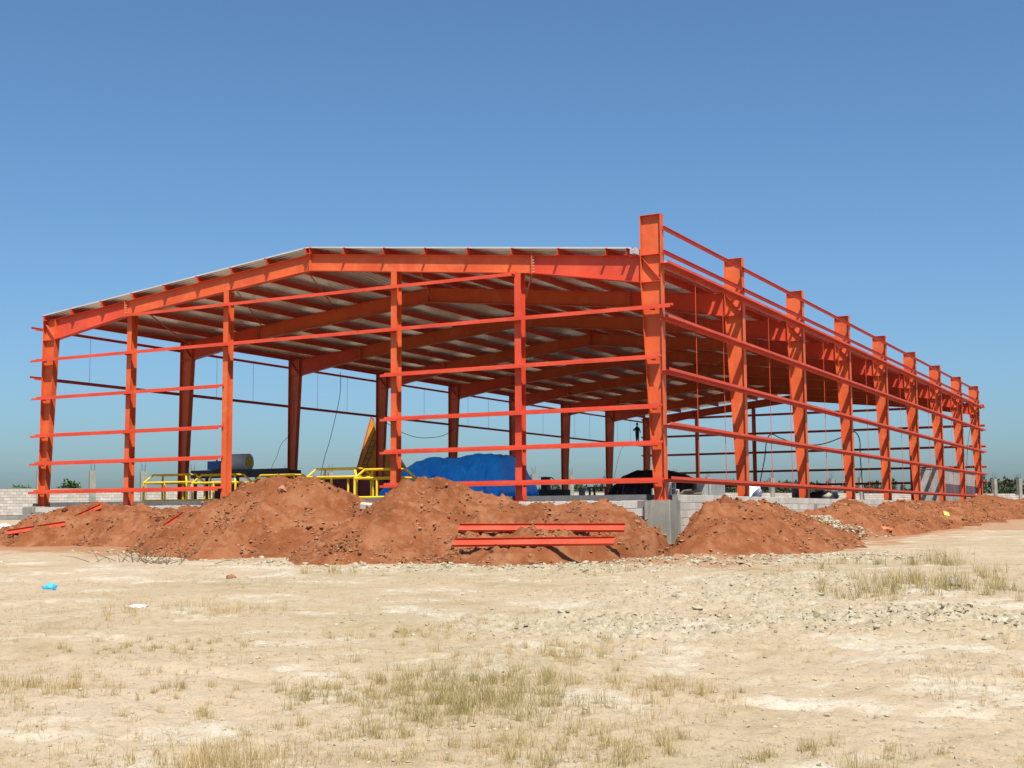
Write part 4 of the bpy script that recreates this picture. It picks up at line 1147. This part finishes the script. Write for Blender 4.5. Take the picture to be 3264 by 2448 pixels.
# ------------------------------------------------------------------ perimeter wall
def fence():
    A = Vector((-69.1, 34.5, 0)); Bp = Vector((-5.0, 126.0, 0)); d = (Bp - A).normalized(); a0 = A - d * 14; L = (Bp - A).length + 75
    rz = math.atan2(d.y, d.x)
    e = empty('perimeter_wall', (a0.x, a0.y, -1.0), rz); tag(e, 'long grey block perimeter wall with unfinished concrete pillars behind the building', 'wall')
    zt = lambda s: 2.92 - 0.0035 * s
    MB().prism([(0, 0.02, 0), (L, 0.02, 0), (L, 0.02, zt(L) - 0.02), (0, 0.02, zt(0) - 0.02)], (0, 0.16, 0)).build('core', M['mortar'], e)
    m = MB(); c = 0
    z = 0.75
    while z < 2.7:
        s = -0.23 * (c % 2)
        while s < L:
            if z + 0.21 < zt(s) + 0.05:
                j = random.uniform(-0.012, 0.012)
                m.box(s, s + 0.435, j, 0.2 + j, z, z + 0.208)
            s += 0.45
        z += 0.225; c += 1
    o = m.build('blocks', M['fence_block'], e); o['kind'] = 'stuff'
    pl = MB().box(-0.23, 0.23, -0.16, 0.28, 0, 4.25).mesh('pillar'); pl.materials.append(M['concrete'])
    rb = MB()
    for x, y, h in ((-0.12, -0.08, 0.6), (0.12, -0.06, 0.75), (-0.11, 0.16, 0.7), (0.12, 0.15, 0.5)): rb.tube([(x, y, 4.25), (x * 1.2, y, 4.25 + h)], 0.012, 4)
    rbm = rb.mesh('rebar'); rbm.materials.append(M['dark'])
    s = 1.2
    while s < L:
        q = link('pillar', pl, e, (s, 0, random.uniform(-0.12, 0.06))); link('rebar', rbm, q)
        s += 4.0
fence()

# ------------------------------------------------------------------ trees
def tree_meshes(seed, h, rx, spiky):
    r = random.Random(seed); t = MB()
    t.tube([(0, 0, -0.3), (0.05, 0, h * 0.35), (0.0, 0.08, h * 0.8)], [0.09 * h / 4, 0.07 * h / 4, 0.02], 6)
    for i in range(6):
        a = r.uniform(0, 6.28); z0 = h * r.uniform(0.3, 0.6)
        t.tube([(0, 0, z0), (math.cos(a) * rx * 0.6, math.sin(a) * rx * 0.6, z0 + h * 0.22)], [0.03 * h / 4, 0.012], 5)
    trunk = t.mesh('trunk', True); trunk.materials.append(M['bark'])
    c = MB()
    cl = []
    for i in range(30):
        a = r.uniform(0, 6.28); zz = r.random()
        rad = rx * ((1 - zz) ** 0.8 * 0.9 + 0.12 if spiky else math.sqrt(max(0.02, 1 - (2 * zz - 1) ** 2)) * r.uniform(0.4, 1.0))
        cl.append((math.cos(a) * rad * r.uniform(0.3, 1), math.sin(a) * rad * r.uniform(0.3, 1), h * (0.3 + 0.68 * zz), rx * r.uniform(0.22, 0.42)))
    for x, y, z, s in cl:
        for _ in range(34):
            d = Vector((r.gauss(0, 1), r.gauss(0, 1), r.gauss(0, 1))).normalized() * s * r.uniform(0.5, 1.05)
            p = Vector((x, y, z)) + d; u = Vector((r.gauss(0, 1), r.gauss(0, 1), r.gauss(0, 0.6) + (0.8 if spiky else 0))).normalized(); w = u.cross(Vector((r.gauss(0, 1), r.gauss(0, 1), r.gauss(0, 1)))).normalized()
            ls = 0.05 * h + 0.05; k = len(c.v)
            c.v += [tuple(p), tuple(p + u * ls + w * ls * 0.45), tuple(p + u * ls * 2.0), tuple(p + u * ls - w * ls * 0.45)]
            c.f.append((k, k + 1, k + 2, k + 3))
    crown = c.mesh('crown'); crown.materials.append(M['leaf_far'] if spiky else M['leaf'])
    return trunk, crown
TV = [tree_meshes(21, 3.6, 1.9, False), tree_meshes(22, 3.2, 1.5, False), tree_meshes(23, 3.0, 1.8, False)]
for i, (x, y, s, v, lb) in enumerate(((-75.6, 48.0, 1.0, 0, 'round green tree behind the perimeter wall between the left corner column and first gable post'),
                                      (-79.5, 46.2, 1.05, 2, 'green bush tree behind the perimeter wall just left of the left corner column'),
                                      (-82.5, 45.0, 0.95, 1, 'low green tree at the left edge behind the perimeter wall'),
                                      (-84.8, 43.5, 0.9, 2, 'leftmost low tree behind the first wall pillar'),
                                      (-74.0, 52.0, 0.85, 1, 'small green tree seen just left of the first gable post'),
                                      (-70.5, 56.0, 0.8, 2, 'small tree seen just right of the first gable post'),
                                      (-67.0, 58.5, 0.8, 0, 'small tree showing through the leftmost yellow cage'))):
    e = empty('tree', (x, y, float(base_z(x, y)) - 0.1), i * 1.3); s *= 0.85; e.scale = (s, s, s)
    tag(e, lb, 'tree', 'trees behind the perimeter wall at left')
    link('trunk', TV[v][0], e); link('crown', TV[v][1], e)

def far_wood():
    """casuarina belt beyond the wall: crowns and stems as one mass"""
    r = random.Random(8); c = MB()
    n = 640
    for i in range(n):
        t = r.random()
        bx = -135 + 175 * t + r.gauss(0, 2); by = 168 + 62 * t + r.uniform(-8, 14)
        h = 3.5 + 1.3 * r.random() + 0.4 * math.sin(t * 21); sp = r.random() < 0.72
        rx = r.uniform(0.8, 1.5) if sp else r.uniform(1.5, 2.4)
        if not sp: h *= 0.72
        z0 = float(base_z(bx, by)) - 0.3
        for _ in range(95):
            zz = r.random() ** 0.9
            rad = rx * ((1 - zz) ** 0.75 + 0.05 if sp else math.sqrt(max(0.03, 1 - (1.9 * zz - 0.9) ** 2)))
            a = r.uniform(0, 6.28); q = rad * math.sqrt(r.random())
            p = Vector((bx + math.cos(a) * q, by + math.sin(a) * q, z0 + h * (0.06 + 0.94 * zz)))
            u = Vector((r.gauss(0, 0.6), r.gauss(0, 0.6), r.gauss(0.5, 0.5))).normalized(); w = u.cross(Vector((r.gauss(0, 1), r.gauss(0, 1), r.gauss(0, 1)))).normalized()
            ls = 0.34; k = len(c.v)
            c.v += [tuple(p), tuple(p + u * ls + w * ls * 0.5), tuple(p + u * ls * 2.1), tuple(p + u * ls - w * ls * 0.5)]
            c.f.append((k, k + 1, k + 2, k + 3))
    tag(c.build('far_wood', M['leaf_far']), 'dark green belt of casuarina trees along the horizon', 'wood', kind='stuff')
far_wood()
print('objects', len(bpy.data.objects))
